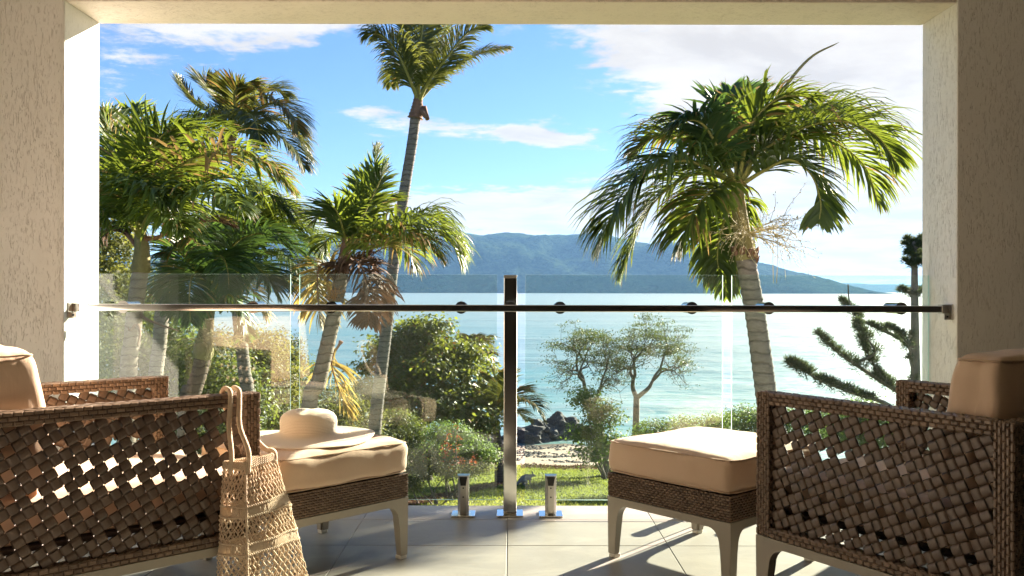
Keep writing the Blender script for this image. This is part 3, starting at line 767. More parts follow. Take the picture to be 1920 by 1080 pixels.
def AP(d, n, z): return FF + dF * d + nF * n + Vector((0, 0, z))      # point in the arm's own frame: along, outwards, up
for hI, (ds, r0, r1) in enumerate((((-.105), bagpt(3, .35, 0.0), bagpt(1, .8, 0)), ((-.078), bagpt(0, .10, 0.0), bagpt(1, .15, 0)))):
    o_ = .012 * hI
    path = catmull([r0 + Vector((0, 0, -.03)), r0 + Vector((0, 0, .03)), AP(ds - .008, .030 + o_, .56), AP(ds, .022, .625), AP(ds + .004, .012, .657), AP(ds + .006, -.012, .664), AP(ds + .01, -.040, .661),
                    AP(ds + .014, -.060, .64), AP(ds + .035, -.064, .585), AP(-.012 + o_, -.062, .52), AP(.028, -.035 + o_, .475), r1 + Vector((0, 0, .01)), r1 + Vector((0, 0, -.03))], 70)
    mb = MB(); twisted(mb, [loc_(p) for p in path], .0070, .018, strands=3, n=7); mb.build('handle', M_JUTE, bag)

# ------------------------------------------------------------------ ground, beach, sea, hills
SEA = -9.0
PRO = [(4.05, -3.0), (14, -3.9), (26, -5.2), (40, -6.9), (46, -7.55), (52, -8.35), (58, -8.95), (66, -9.7), (90, -11), (140, -13), (12000, -14)]
def gz(x, y):
    y2 = y + (0.0 if y < 38 else 2.0 * noise.noise(Vector((x * .10, y * .05, 3))))
    if x > 4 and y > 20: y2 = y + (x - 4) * .9 * min(1, (y - 20) / 20)
    for (a, b), (c, d) in zip(PRO, PRO[1:]):
        if y2 <= c: z = b + (d - b) * (y2 - a) / (c - a); break
    else: z = -14
    return z + .10 * noise.noise(Vector((x * .35, y * .35, 0))) + .03 * noise.noise(Vector((x * 1.7, y * 1.7, 5)))
ys = list(np.concatenate([np.arange(4.05, 70, .55), [72, 76, 82, 90, 110, 140, 300, 1200, 12000]]))
xs = list(np.concatenate([[-9000, -1200, -200, -80, -50, -38], np.arange(-30, 30.1, .6), [38, 50, 80, 200, 1200, 9000]]))
V = [(x, y, gz(x, y)) for y in ys for x in xs]; nx = len(xs)
Fs = [(j * nx + i, j * nx + i + 1, (j + 1) * nx + i + 1, (j + 1) * nx + i) for j in range(len(ys) - 1) for i in range(nx - 1)]
m, T, out = newmat('ground'); p = gpos(T); x, y, z = T.sep(p)
e = T.m('ADD', y, T.m('MULTIPLY', T.noise(p, .55, 4, .6), 3.0))
e = T.m('ADD', e, T.m('MULTIPLY', T.m('ABSOLUTE', T.m('SUBTRACT', x, 5)), .15))
gn = T.noise(p, 5, 5, .7); gn2 = T.noise(p, .8, 3, .6)
grass = T.mix(gn, (.045, .070, .018), (.13, .155, .035)); grass = T.mix(T.m('MULTIPLY', gn2, .5), grass, (.10, .14, .03))
mulch = T.mix(T.noise(p, 14, 4, .7), (.09, .05, .03), (.26, .15, .09))
sand = T.mix(T.noise(p, 9, 5, .7), (.26, .20, .145), (.44, .36, .28))
col = T.mix(T.smooth(e, 41.0, 41.6), grass, mulch); col = T.mix(T.smooth(e, 42.3, 43.2), col, sand)
wet = T.smooth(z, SEA + .35, SEA + .02); col = T.mix(wet, col, (.12, .095, .07))
b = pbsdf(T, col, T.m('SUBTRACT', .95, T.m('MULTIPLY', wet, .5)), spec=.2, bump=T.noise(p, 7, 5, .7), bstr=.8, bdist=.08); T.l.new(b.outputs[0], out.inputs[0]); M_GROUND = m
mb = MB(); mb.add(V, Fs, 0, 0); tag(mb.build('ground', M_GROUND), kind='structure')

m, T, out = newmat('sea_water'); p = gpos(T); x, y, z = T.sep(p)
dist = T.m('SQRT', T.m('ADD', T.m('MULTIPLY', x, x), T.m('MULTIPLY', y, y)))
def rip(s, st, d=3): return T.noise(T.vm('MULTIPLY', p, (s * st, s, s)), 1.0, d, .6, .3)
w1 = rip(1.6, .55, 4); w2 = rip(.35, .5, 4); w3 = rip(.05, .4, 4); w4 = rip(.008, .35, 4)
h = T.m('ADD', T.m('MULTIPLY', w1, .10), T.m('ADD', T.m('MULTIPLY', w2, .35), T.m('ADD', T.m('MULTIPLY', w3, 1.6), T.m('MULTIPLY', w4, 7.0))))
shal = T.smooth(y, 130, 55)
colw = T.mix(shal, (.03, .17, .20), (.07, .24, .235)); colw = T.mix(T.smooth(y, 500, 2500), colw, (.02, .12, .16))
b = pbsdf(T, colw, .30, spec=.9, bump=h, bstr=1.0, bdist=1.0)
g_ = T.n.new('ShaderNodeBsdfGlossy'); g_.inputs['Roughness'].default_value = .45; g_.inputs[0].default_value = (.72, .70, .67, 1)
T.l.new(b.inputs['Normal'].links[0].from_socket, g_.inputs['Normal']); mx = T.n.new('ShaderNodeMixShader'); T.set(mx.inputs[0], T.m('ADD', T.m('ADD', .26, T.m('MULTIPLY', T.smooth(dist, 40, 500), .24)), T.m('ADD', T.m('MULTIPLY', T.m('SUBTRACT', w1, .5), .9), T.m('ADD', T.m('MULTIPLY', T.m('SUBTRACT', w2, .5), .7), T.m('MULTIPLY', T.m('SUBTRACT', w3, .5), .45))), clamp=True))
T.l.new(b.outputs[0], mx.inputs[1]); T.l.new(g_.outputs[0], mx.inputs[2]); T.l.new(mx.outputs[0], out.inputs[0]); M_SEA = m
mb = MB(); mb.add([(-12000, 44, SEA), (12000, 44, SEA), (12000, 14000, SEA), (-12000, 14000, SEA)], [(0, 1, 2, 3)], 0, 0); tag(mb.build('sea', M_SEA, smooth=False), kind='structure')

def mat_hill(name, a, b_):
    m, T, out = newmat(name); p = gpos(T)
    n = T.noise(p, .045, 5, .75); n2 = T.noise(p, .006, 4, .6)
    col = T.mix(T.smooth(T.m('ADD', T.m('MULTIPLY', n, .6), T.m('MULTIPLY', n2, .4)), .36, .64), a, b_)
    b = pbsdf(T, col, 1.0, spec=.0, bump=n, bstr=1.0, bdist=22); T.l.new(b.outputs[0], out.inputs[0]); return m
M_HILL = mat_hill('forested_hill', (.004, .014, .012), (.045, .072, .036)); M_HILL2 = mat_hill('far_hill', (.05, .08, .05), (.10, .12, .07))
def hills(name, crest, D, depth, mat, nx_, ny_, rough, seed):
    px0, px1 = crest[0][0], crest[-1][0]; V = []
    for j in range(ny_ + 1):
        t_ = j / ny_
        for i in range(nx_ + 1):
            px = px0 + (px1 - px0) * i / nx_
            for (a, b), (c, d) in zip(crest, crest[1:]):
                if px <= c: py = b + (d - b) * (px - a) / (c - a); break
            X = (px - CX) / F * (D + depth * .55); Y = D + depth * t_
            H = max(0, EYE - (py - CY) / F * (D + depth * .55) - SEA)
            prof_ = math.sin(min(1, t_ / .55) * math.pi / 2) ** .85 if t_ < .55 else math.cos((t_ - .55) / .45 * math.pi / 2)
            q = Vector((X / 420, Y / 420, seed)); r_ = noise.fractal(q * 1.3, 1.0, 2.0, 5)
            z = SEA - 2 + (H + 2) * prof_ * (1 + rough * r_ * (1 - .75 * max(0, 1 - abs(t_ - .55) * 4))) + H * .016 * noise.noise(Vector((X / 16, Y / 16, seed))) * min(1, prof_ * 3)
            V.append((X, Y + 90 * noise.noise(Vector((X / 500, 3, seed))) * (1 - t_), z))
    n = nx_ + 1; Fs = [(j * n + i, j * n + i + 1, (j + 1) * n + i + 1, (j + 1) * n + i) for j in range(ny_) for i in range(nx_)]
    mb = MB(); mb.add(V, Fs, 0, 0); return tag(mb.build(name, mat), kind='structure')
hills('hills', [(-900, 500), (-300, 470), (100, 486), (300, 484), (450, 474), (600, 462), (720, 450), (800, 442), (870, 438), (940, 441), (1010, 440), (1060, 446), (1110, 444), (1160, 452), (1230, 456), (1290, 466), (1350, 474), (1400, 484), (1440, 497), (1480, 510), (1520, 524), (1560, 540), (1585, 551)],
      3300, 1300, M_HILL, 520, 90, .38, 1.0)
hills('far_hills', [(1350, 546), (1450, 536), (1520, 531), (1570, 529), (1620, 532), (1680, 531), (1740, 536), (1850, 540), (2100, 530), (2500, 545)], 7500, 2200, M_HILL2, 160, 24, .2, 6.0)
hills('islet', [(1588, 551), (1600, 548.5), (1620, 547), (1630, 545), (1645, 547.5), (1662, 551)], 3200, 120, M_HILL, 60, 10, .3, 3.0)

# ------------------------------------------------------------------ palms
G = Vector((0, 0, -1)); WIND = Vector((1, -.15, 0))
def frond(pts, n, Ll, wid, mat, parent, droop=.9, wind=.15, fwd=.55, plane=None, messy=.18, stalk=.12, rmat=None, rr=.016, tipf=.35, name='frond', segs=5, end=.97, sides=(1, -1), var0=None, mesh_only=False):
    """one feather leaf: curved stalk and two rows of folded, drooping leaflets"""
    n = int(n * 2.25); Ll = Ll * 1.42; wid = wid * .80; path = catmull(pts, 40); V = []; Fs = []; var = []
    Lt = [0]
    for a, b in zip(path, path[1:]): Lt.append(Lt[-1] + (b - a).length)
    tot = Lt[-1]
    v0 = random.uniform(.1, .9) if var0 is None else var0
    for i in range(n):
        t_ = stalk + (end - stalk) * (i + random.uniform(-.3, .3)) / (n - 1); t_ = min(.999, max(.02, t_))
        k = t_ * 40; i0 = min(39, int(k)); f = k - i0; p = path[i0].lerp(path[i0 + 1], f); tg = (path[min(40, i0 + 2)] - path[max(0, i0 - 1)]).normalized()
        pn = plane if plane is not None else Vector((0, 0, 1))
        sd = tg.cross(pn)
        if sd.length < .15: sd = tg.cross(Vector((0, 1, .3)))
        sd.normalize(); upv = sd.cross(tg).normalized()
        prof_ = (math.sin(math.pi * min(1, (t_ - stalk) / (1 - stalk) * .86 + .14)) ** .6) * (1 - tipf * t_) if t_ > stalk else .4
        for s in sides:
            L = Ll * prof_ * random.uniform(.82, 1.12)
            fw = fwd + .7 * t_ ** 2 + random.uniform(-.12, .12)
            d = (sd * s + tg * fw + upv * (.30 + random.uniform(-.15, .15)) + Vector((random.gauss(0, messy), random.gauss(0, messy), random.gauss(0, messy)))).normalized()
            q = p.copy(); st = L / segs; w0 = wid * random.uniform(.8, 1.15); wob = random.uniform(-.5, .5); dr = droop * random.uniform(.7, 1.35)
            base = len(V); wd = d.cross(tg).cross(d)
            fn = (sd * s).cross(tg)
            if fn.z < 0: fn = -fn
            for k_ in range(segs + 1):
                u = k_ / segs; wdt = w0 * (.35 + 1.6 * u if u < .35 else (1.0 - ((u - .35) / .65) ** 1.8 * .96)) * .5
                side = d.cross(fn)
                side = side.normalized() if side.length > 1e-4 else sd
                nn_ = side.cross(d)
                V.append(q + side * wdt + nn_ * wdt * .35); V.append(q.copy()); V.append(q - side * wdt + nn_ * wdt * .35)
                q = q + d * st
                d = (d + (G * dr * .34 + WIND * wind * .5) * (u + .25) * (5 / segs) * .8 + Vector((random.gauss(0, .03), random.gauss(0, .03), random.gauss(0, .03)))).normalized()
                fn = (fn + sd * s * wob * .12).normalized()
            vv = min(1, max(0, v0 + random.gauss(0, .16)))
            for k_ in range(segs):
                a = base + k_ * 3; Fs += [(a, a + 1, a + 4, a + 3), (a + 1, a + 2, a + 5, a + 4)]
                var += [vv if (k_ < segs - 1 or random.random() > .3) else min(1, vv + .5)] * 2
    mb = MB(); mb.tube(path[:40], [rr * (1.25 - 1.05 * (k / 39) ** .7) * (1.5 if k < 2 else 1) for k in range(40)], 6, mi=1, var=.5)
    o_ = len(mb.v); mb.v += [tuple(v) for v in V]; mb.f += [tuple(o_ + j for j in f_) for f_ in Fs]; mb.mi += [0] * len(Fs); mb.var += var
    return mb.build(name, [mat, rmat or M_RACHIS], parent, smooth=True)

def trunk(pts, r0, r1, mat, parent, n=14, ring=.075, name='trunk', amp=.085, flare=0.0, steps=None):
    path0 = catmull(pts, 60); L = [0]
    for a, b in zip(path0, path0[1:]): L.append(L[-1] + (b - a).length)
    N = steps or min(420, int(L[-1] / ring * 3)); path = []; j = 0; rad = []
    for k in range(N + 1):
        d = L[-1] * k / N
        while j < 59 and L[j + 1] < d: j += 1
        f = (d - L[j]) / (L[j + 1] - L[j]); path.append(path0[j].lerp(path0[j + 1], f)); u = k / N
        ph = (d / ring) % 1
        rad.append((r0 + (r1 - r0) * u + flare * math.exp(-u * 14)) * (1 + amp * (1 - ph) ** 2 + .03 * noise.noise(Vector((d * 3, u, r0 * 50)))))
    mb = MB(); mb.tube(path, rad, n); ob = mb.build(name, mat, parent)
    return ob
def panicle(p0, dirs, Lm, mat, parent, n=14, name='flower_spray', r=.0035, bead=.006, dr=.5):
    mb = MB()
    for d0 in dirs:
        stem = [p0.copy()]; d = Vector(d0).normalized()
        for k in range(6): stem.append(stem[-1] + d * Lm / 9); d = (d + G * .06).normalized()
        mb.tube(stem, [r * 2.6 * (1 - .12 * k) for k in range(7)], 5)
        for k in range(n):
            i = random.randint(1, 6); q = stem[i].copy(); e = (d + Vector((random.gauss(0, .8), random.gauss(0, .8), random.gauss(0, .7)))).normalized(); tw = [q.copy()]
            L2 = Lm * random.uniform(.35, .7)
            for s in range(7): q = q + e * L2 / 7; tw.append(q.copy()); e = (e + G * .10 * dr + Vector((random.gauss(0, .12), random.gauss(0, .12), random.gauss(0, .12)))).normalized()
            mb.tube(tw, [r * (1.2 - .1 * s) for s in range(8)], 3)
            for s in range(2, 8):
                if bead and random.random() < .8:
                    c = tw[s] + Vector((random.gauss(0, .012), random.gauss(0, .012), random.gauss(0, .012))); b = bead
                    mb.add([c + Vector(v) * b for v in ((1, 0, 0), (0, 1, 0), (-1, 0, 0), (0, -1, 0), (0, 0, 1), (0, 0, -1))], [(0, 1, 4), (1, 2, 4), (2, 3, 4), (3, 0, 4), (1, 0, 5), (2, 1, 5), (3, 2, 5), (0, 3, 5)])
    return mb.build(name, mat, parent)
def root_at(name, D, px, label, cat, group=None, zb=None):
    x = (px - CX) / F * D; o = empty(name, (0, 0, 0)); tag(o, label, cat, group); return o
def rel(pts, D): return [P(a, b, D + (c[0] if c else 0)) for a, b, *c in pts]
def ground_pt(px, D): x = (px - CX) / F * D; return Vector((x, D, gz(x, D) - .15))
PG = 'palm trees beyond the balustrade'

# --- A: the big palm on the right
D = 8.0; A = root_at('palm_tree', D, 1440, 'large green palm on the right with arching fronds and a pale flower spray', 'palm tree', PG)
trunk([ground_pt(1500, D + .25), P(1452, 860, D + .1), P(1436, 730, D), P(1418, 600, D), P(1404, 520, D), P(1397, 478, D)], .115, .082, M_TRUNK, A, flare=.05)
trunk([P(1398, 486, D), P(1392, 440, D), P(1384, 380, D), P(1382, 330, D)], .088, .05, M_SHEATH, A, name='crownshaft', amp=.0, ring=.2)
for k in range(9):
    a = k / 9 * 6.28; r_ = .092; c = P(1397, 480 + random.uniform(-14, 10), D)
    pts = [c + Vector((math.cos(a) * r_ * .9, math.sin(a) * r_ * .9, -.03)), c + Vector((math.cos(a) * r_ * 1.2, math.sin(a) * r_ * 1.2, .03)), c + Vector((math.cos(a + .5) * r_ * 1.3, math.sin(a + .5) * r_ * 1.3, random.uniform(-.12, .1)))]
    mb = MB(); mb.tube(catmull(pts, 6), [.022, .026, .024, .02, .014, .008, .003], 5); mb.build('dry_sheath', M_BOOT, A)
C0 = (1383, 350)
FR = [  # pixel path of the stalk with depth offsets, leaflet count, length, droop, wind
 ([C0, (1420, 290, -.1), (1490, 245, -.2), (1570, 225, -.3), (1640, 250, -.35), (1685, 310, -.35)], 46, .62, 1.0, .10),
 ([C0, (1425, 300, .2), (1490, 262, .4), (1560, 265, .5), (1620, 310, .55), (1650, 390, .55)], 44, .60, 1.1, .12),
 ([C0, (1430, 320, -.2), (1480, 298, -.4), (1520, 325, -.5), (1538, 375, -.5), (1536, 415, -.5)], 36, .40, .45, .05),
 ([C0, (1410, 270, .3), (1450, 225, .6), (1520, 205, .8), (1600, 220, 1.0)], 36, .55, .9, .15),
 ([C0, (1400, 260, -.2), (1420, 215, -.3), (1470, 180, -.4), (1540, 185, -.4)], 30, .40, .7, .25),
 ([C0, (1375, 270, 0), (1362, 215, .05), (1370, 165, .1)], 26, .42, .2, .10),
 ([C0, (1388, 260, .3), (1398, 205, .5), (1415, 165, .6)], 24, .36, .25, .15),
 ([C0, (1350, 285, -.2), (1320, 235, -.3), (1290, 225, -.4), (1265, 240, -.4)], 30, .42, .7, 0),
 ([C0, (1345, 300, .2), (1290, 262, .3), (1230, 255, .4), (1180, 290, .5)], 38, .50, 1.0, -.05),
 ([C0, (1340, 320, -.2), (1275, 300, -.4), (1205, 330, -.5), (1150, 400, -.6), (1125, 470, -.6)], 46, .56, 1.15, -.05),
 ([C0, (1345, 330, .25), (1290, 330, .5), (1225, 380, .6), (1185, 460, .6), (1165, 520, .6)], 44, .50, 1.2, -.03),
 ([C0, (1352, 350, -.3), (1320, 370, -.5), (1290, 420, -.6), (1278, 470, -.6)], 32, .40, 1.2, .0),
 ([C0, (1360, 350, .4), (1335, 365, .6), (1310, 400, .8), (1300, 440, .9)], 26, .42, 1.2, .0),
 ([C0, (1385, 385, .5), (1366, 440, .8), (1358, 500, .95), (1362, 560, 1.0)], 32, .34, 1.3, .0),
 ([C0, (1372, 380, .5), (1352, 430, .7), (1345, 480, .8), (1350, 520, .8)], 26, .36, 1.3, .0),
]
for i, (pts, n, L_, dr, wi) in enumerate(FR):
    frond(rel(pts, D), int(n * 1.15), L_ * (1.12 if i not in (5, 6, 7) else 1), .044, M_PALM2 if i in (5, 6, 7) else M_PALM, A, droop=dr * 1.5 + .15, wind=wi, rr=.019, messy=.12, stalk=.16)
mb = MB(); sp = catmull(rel([C0, (1420, 270), (1460, 180), (1515, 110), (1572, 78)], D), 24); mb.tube(sp, [.02 * (1 - (k / 24)) ** .5 + .002 for k in range(25)], 6); mb.build('spear_leaf', M_SHEATH, A)
panicle(P(1400, 440, D - .1), [(1, -.5, .35), (1, -.2, .05), (.8, -.6, .6), (.7, .3, .3), (1, -.5, -.2), (-.6, -.7, .1), (-.4, -.8, .3)], .52, M_FLOWER, A, n=16, r=.0028, bead=.0065, dr=.6)
mb = MB()
for q in (0, 1): mb.tube(catmull([P(1450 + q * 8, 440, D - .2), P(1449 + q * 9, 480, D - .2), P(1450 + q * 6, 530, D - .2)], 8), .003, 4)
mb.build('hanging_thread', M_FLOWER, A)

# --- B: tall coconut palm
D = 16.0; B_ = root_at('coconut_palm', D, 705, 'tall slender coconut palm whose crown reaches the lintel', 'palm tree', PG)
trunk([ground_pt(690, D), P(703, 812, D), P(722, 640, D), P(737, 500, D), P(756, 370, D), P(772, 270, D), P(779, 212, D)], .125, .088, M_TRUNK, B_, ring=.13, flare=.08)
trunk([P(778, 222, D), P(781, 205, D), P(784, 180, D)], .12, .07, M_BOOT, B_, name='leaf_boots', amp=.2, ring=.06)
C0 = (784, 190)
for pts, n, L_, dr, wi in [
 ([C0, (766, 145, -.3), (742, 95, -.5), (712, 66, -.6), (684, 66, -.6)], 54, .74, 1.2, .05),
 ([C0, (768, 155, .4), (752, 128, .6), (738, 135, .8), (732, 165, 1)], 34, .55, 1.2, .0),
 ([C0, (775, 130, .1), (765, 70, .2), (750, 10, .3), (728, -40, .3)], 52, .7, .5, .1),
 ([C0, (786, 120, -.2), (790, 60, -.3), (800, 0, -.4), (822, -50, -.4)], 52, .7, .4, .1),
 ([C0, (800, 140, .3), (820, 85, .5), (850, 30, .7), (890, -10, .8)], 54, .7, .7, .15),
 ([C0, (805, 150, -.4), (835, 110, -.7), (875, 62, -.9), (915, 48, -1)], 52, .66, .9, .15),
 ([C0, (812, 160, .2), (850, 130, .4), (900, 100, .5), (960, 88, .5)], 56, .62, 1.0, .12),
 ]:
    frond(rel(pts, D), n, L_ * .72, .038, M_COCO, B_, droop=dr * 1.7, wind=wi, rr=.03, messy=.07, stalk=.14, fwd=.7, tipf=.2)
mb = MB()
for k in range(4): mb.tube([P(784 + k * 4, 200, D), P(792 + k * 3, 212 + k * 4, D - .1), P(796 + k * 2, 222, D - .1)], [.03, .04, .01], 6)
mb.build('flower_sheath', M_BOOT, B_)

# --- C: palm left of centre, windswept
D = 9.0; C_ = root_at('palm_tree', D, 600, 'windswept palm with brown dead fronds hanging below its crown', 'palm tree', PG)
trunk([ground_pt(560, D), P(578, 800, D), P(597, 720, D), P(618, 630, D), P(632, 560, D), P(642, 505, D)], .098, .066, M_TRUNKP, C_, flare=.05)
trunk([P(641, 512, D), P(648, 470, D), P(655, 425, D)], .072, .035, M_BOOT, C_, name='crownshaft', amp=.03)
C0 = (652, 465)
for i, (pts, n, L_, dr, wi) in enumerate([
 ([C0, (662, 420, .1), (680, 370, .2), (700, 320, .3), (712, 268, .3)], 46, .30, .15, .25),
 ([C0, (668, 430, -.2), (690, 385, -.3), (712, 340, -.4), (728, 300, -.4)], 36, .26, .25, .35),
 ([C0, (675, 435, .3), (700, 400, .4), (722, 380, .5), (745, 372, .5)], 34, .30, .5, .35),
 ([C0, (690, 440, -.2), (740, 425, -.4), (800, 425, -.5), (845, 455, -.5), (862, 495, -.5)], 52, .42, 1.1, .12),
 ([C0, (700, 450, .2), (755, 420, .4), (810, 405, .5), (850, 440, .5), (868, 480, .5)], 46, .40, 1.1, .10),
 ([C0, (700, 465, -.4), (750, 445, -.6), (790, 450, -.7), (830, 490, -.7)], 40, .36, 1.1, .05),
 ([C0, (690, 455, .5), (730, 450, .8), (765, 470, 1), (775, 500, 1)], 30, .40, 1.2, .05),
 ([C0, (635, 430, 0), (618, 410, .1), (600, 405, .2), (590, 415, .2)], 26, .32, .7, -.1),
 ([C0, (640, 420, -.3), (630, 395, -.4), (615, 385, -.4)], 20, .28, .5, -.05),
 ([C0, (642, 450, .4), (625, 445, .6), (610, 455, .7), (603, 480, .7)], 22, .28, 1.1, -.05),
 ([C0, (672, 420, .1), (700, 400, .2), (740, 395, .3)], 26, .30, .6, .3)]):
    frond(rel(pts, D), n, L_ * (1.22 if i in (3, 4, 5, 6) else 1.08), .036, M_PALM, C_, droop=dr * 1.7, wind=wi, rr=.016, messy=.15, stalk=.12)
for pts, n, L_ in [([(648, 488), (668, 490, -.1), (685, 520, -.15), (692, 580, -.15), (690, 610, -.15)], 26, .34), ([(648, 488), (672, 485, .1), (700, 500, .15), (706, 560, .15), (700, 600, .15)], 24, .34), ([(645, 490), (632, 500, -.1), (625, 520, -.1)], 12, .20)]:
    frond(rel(pts, D), n, L_, .036, M_DRY, C_, droop=1.8, wind=0, rr=.016, messy=.28, rmat=M_RACHD, name='dead_frond', fwd=.3)
for pts, n, L_ in [([(640, 505), (600, 500, .2), (596, 560, .25), (605, 620, .25)], 26, .36), ([(640, 640, .3), (622, 680, .3), (640, 740, .35), (660, 785, .4)], 30, .30)]:
    frond(rel(pts, D), n, L_, .034, M_YEL, C_, droop=1.5, wind=.1, rr=.014, messy=.2, rmat=M_RACHD, name='yellowing_frond')
panicle(P(628, 575, D - .05), [(-.1, -.3, 1), (.1, -.2, 1), (-.25, .1, 1), (.2, .2, 1)], .20, M_FLOWO, C_, n=16, bead=.005, r=.0028, dr=.1)

# --- D: big palm on the far left
D = 8.6; D_ = root_at('palm_tree', D, 260, 'big leafy palm close to the left edge of the opening', 'palm tree', PG)
trunk([ground_pt(235, D), P(240, 760, D), P(248, 640, D), P(256, 560, D), P(264, 505, D)], .09, .072, M_TRUNKP, D_, flare=.05)
trunk([P(263, 512, D), P(266, 470, D), P(262, 430, D)], .088, .05, M_SHEATH, D_, name='crownshaft', amp=.02)
C0 = (263, 445)
for i, (pts, n, L_, dr, wi) in enumerate([
 ([C0, (248, 380, -.2), (225, 310, -.3), (205, 250, -.3), (192, 205, -.3)], 40, .42, .4, .15),
 ([C0, (252, 370, .2), (240, 300, .3), (245, 235, .4), (262, 200, .5)], 40, .42, .5, .30),
 ([C0, (262, 360, -.3), (275, 300, -.5), (310, 250, -.6), (370, 240, -.7)], 44, .46, .6, .30),
 ([C0, (275, 360, .2), (310, 290, .4), (370, 245, .5), (440, 250, .6)], 46, .48, .7, .25),
 ([C0, (285, 370, -.5), (340, 310, -.8), (420, 285, -1), (500, 310, -1.1), (545, 360, -1.1)], 60, .46, 1.1, .2),
 ([C0, (290, 380, .5), (350, 320, .8), (430, 300, 1), (510, 325, 1.2), (560, 370, 1.3)], 60, .46, 1.1, .2),
 ([C0, (295, 395, 0), (360, 345, 0), (440, 335, 0), (510, 370, 0), (545, 415, 0)], 56, .44, 1.2, .15),
 ([C0, (290, 400, -.9), (345, 365, -1.3), (410, 365, -1.6), (460, 400, -1.8)], 46, .42, 1.2, .12),
 ([C0, (275, 380, .9), (300, 320, 1.4), (350, 285, 1.8), (410, 290, 2.1)], 46, .44, .9, .25),
 ([C0, (240, 390, -.6), (225, 350, -.9), (240, 330, -1.1), (280, 350, -1.3)], 36, .42, 1.1, .15),
 ([C0, (255, 400, -.8), (262, 360, -1.2), (285, 350, -1.5), (310, 390, -1.6)], 36, .42, 1.2, .1),
 ([C0, (235, 410, .2), (205, 380, .4), (175, 390, .5), (150, 430, .5)], 36, .42, 1.1, -.05),
 ([C0, (240, 420, -.4), (215, 400, -.6), (190, 420, -.7), (180, 460, -.7)], 30, .38, 1.2, 0),
 ([C0, (275, 410, -.9), (300, 390, -1.3), (330, 410, -1.5), (345, 440, -1.6)], 30, .36, 1.2, .05),
 ([C0, (240, 380, .7), (215, 330, 1.0), (190, 300, 1.2)], 30, .42, .7, .2)]):
    frond(rel(pts, D), n, L_, .040, M_PALM, D_, droop=dr * 1.35, wind=wi, rr=.018, messy=.29, stalk=.14)
for pts in ([(270, 450), (300, 445, -.1), (345, 425, -.2), (400, 415, -.2), (435, 425, -.2)], [(262, 470), (235, 440, .1), (210, 430, .2), (195, 450, .2)]):
    frond(rel(pts, D), 34, .26, .020, M_DRY, D_, droop=.9, wind=.5, rr=.022, messy=.16, rmat=M_RACHD, name='dead_frond', fwd=1.4, stalk=.25)
mb = MB()
for pts in ([(262, 590), (275, 600, -.1), (300, 610, -.2), (335, 622, -.2)], [(255, 605), (262, 625, -.12), (258, 650, -.12)], [(262, 600), (245, 620, -.1), (240, 615, -.1)]):
    mb.tube(catmull(rel(pts, D), 10), [.022 - .0018 * k for k in range(11)], 5)
mb.build('old_flower_stalk', M_BOOT, D_)

# --- E: coconut palm behind it
D = 15.0; E_ = root_at('coconut_palm', D, 300, 'coconut palm rising behind the left palms, crown above them', 'palm tree', PG)
trunk([ground_pt(290, D), P(290, 760, D), P(300, 640, D), P(312, 500, D), P(345, 380, D), P(395, 300, D), P(425, 268, D)], .12, .10, M_TRUNKP, E_, ring=.13, flare=.06)
trunk([P(420, 274, D), P(432, 255, D), P(440, 235, D)], .13, .07, M_BOOT, E_, name='leaf_boots', amp=.2, ring=.06)
C0 = (440, 245)
for pts, n, L_, dr, wi in [
 ([C0, (410, 220, 0), (370, 200, 0), (345, 175, 0), (330, 148, 0)], 46, .5, .3, .15),
 ([C0, (425, 210, .3), (400, 180, .4), (385, 160, .5), (395, 145, .5)], 40, .5, .5, .3),
 ([C0, (440, 205, -.3), (440, 175, -.5), (455, 165, -.6), (480, 170, -.7)], 44, .55, .7, .3),
 ([C0, (460, 210, .4), (485, 180, .6), (515, 170, .8), (540, 185, 1)], 48, .55, .9, .25),
 ([C0, (470, 215, -.5), (510, 195, -.8), (545, 215, -1), (560, 250, -1.1)], 50, .6, 1.1, .2),
 ([C0, (475, 235, .3), (520, 225, .6), (560, 255, .8), (578, 300, .8)], 50, .6, 1.1, .2),
 ([C0, (470, 250, -.6), (510, 250, -1), (550, 280, -1.2), (572, 320, -1.3)], 48, .6, 1.2, .15),
 ([C0, (420, 235, -.7), (390, 220, -1.1), (365, 230, -1.3), (350, 260, -1.4)], 44, .55, 1.2, .1),
 ([C0, (450, 225, -.9), (465, 215, -1.5), (480, 235, -1.8), (488, 275, -1.9)], 42, .55, 1.3, .1),
 ([C0, (415, 255, .4), (380, 260, .7), (350, 300, .9), (335, 350, .9)], 44, .6, 1.2, .05)]:
    frond(rel(pts, D), n, L_ * .85, .038, M_COCO, E_, droop=dr * 1.3, wind=wi, rr=.03, messy=.09, stalk=.12, fwd=.8, tipf=.2)

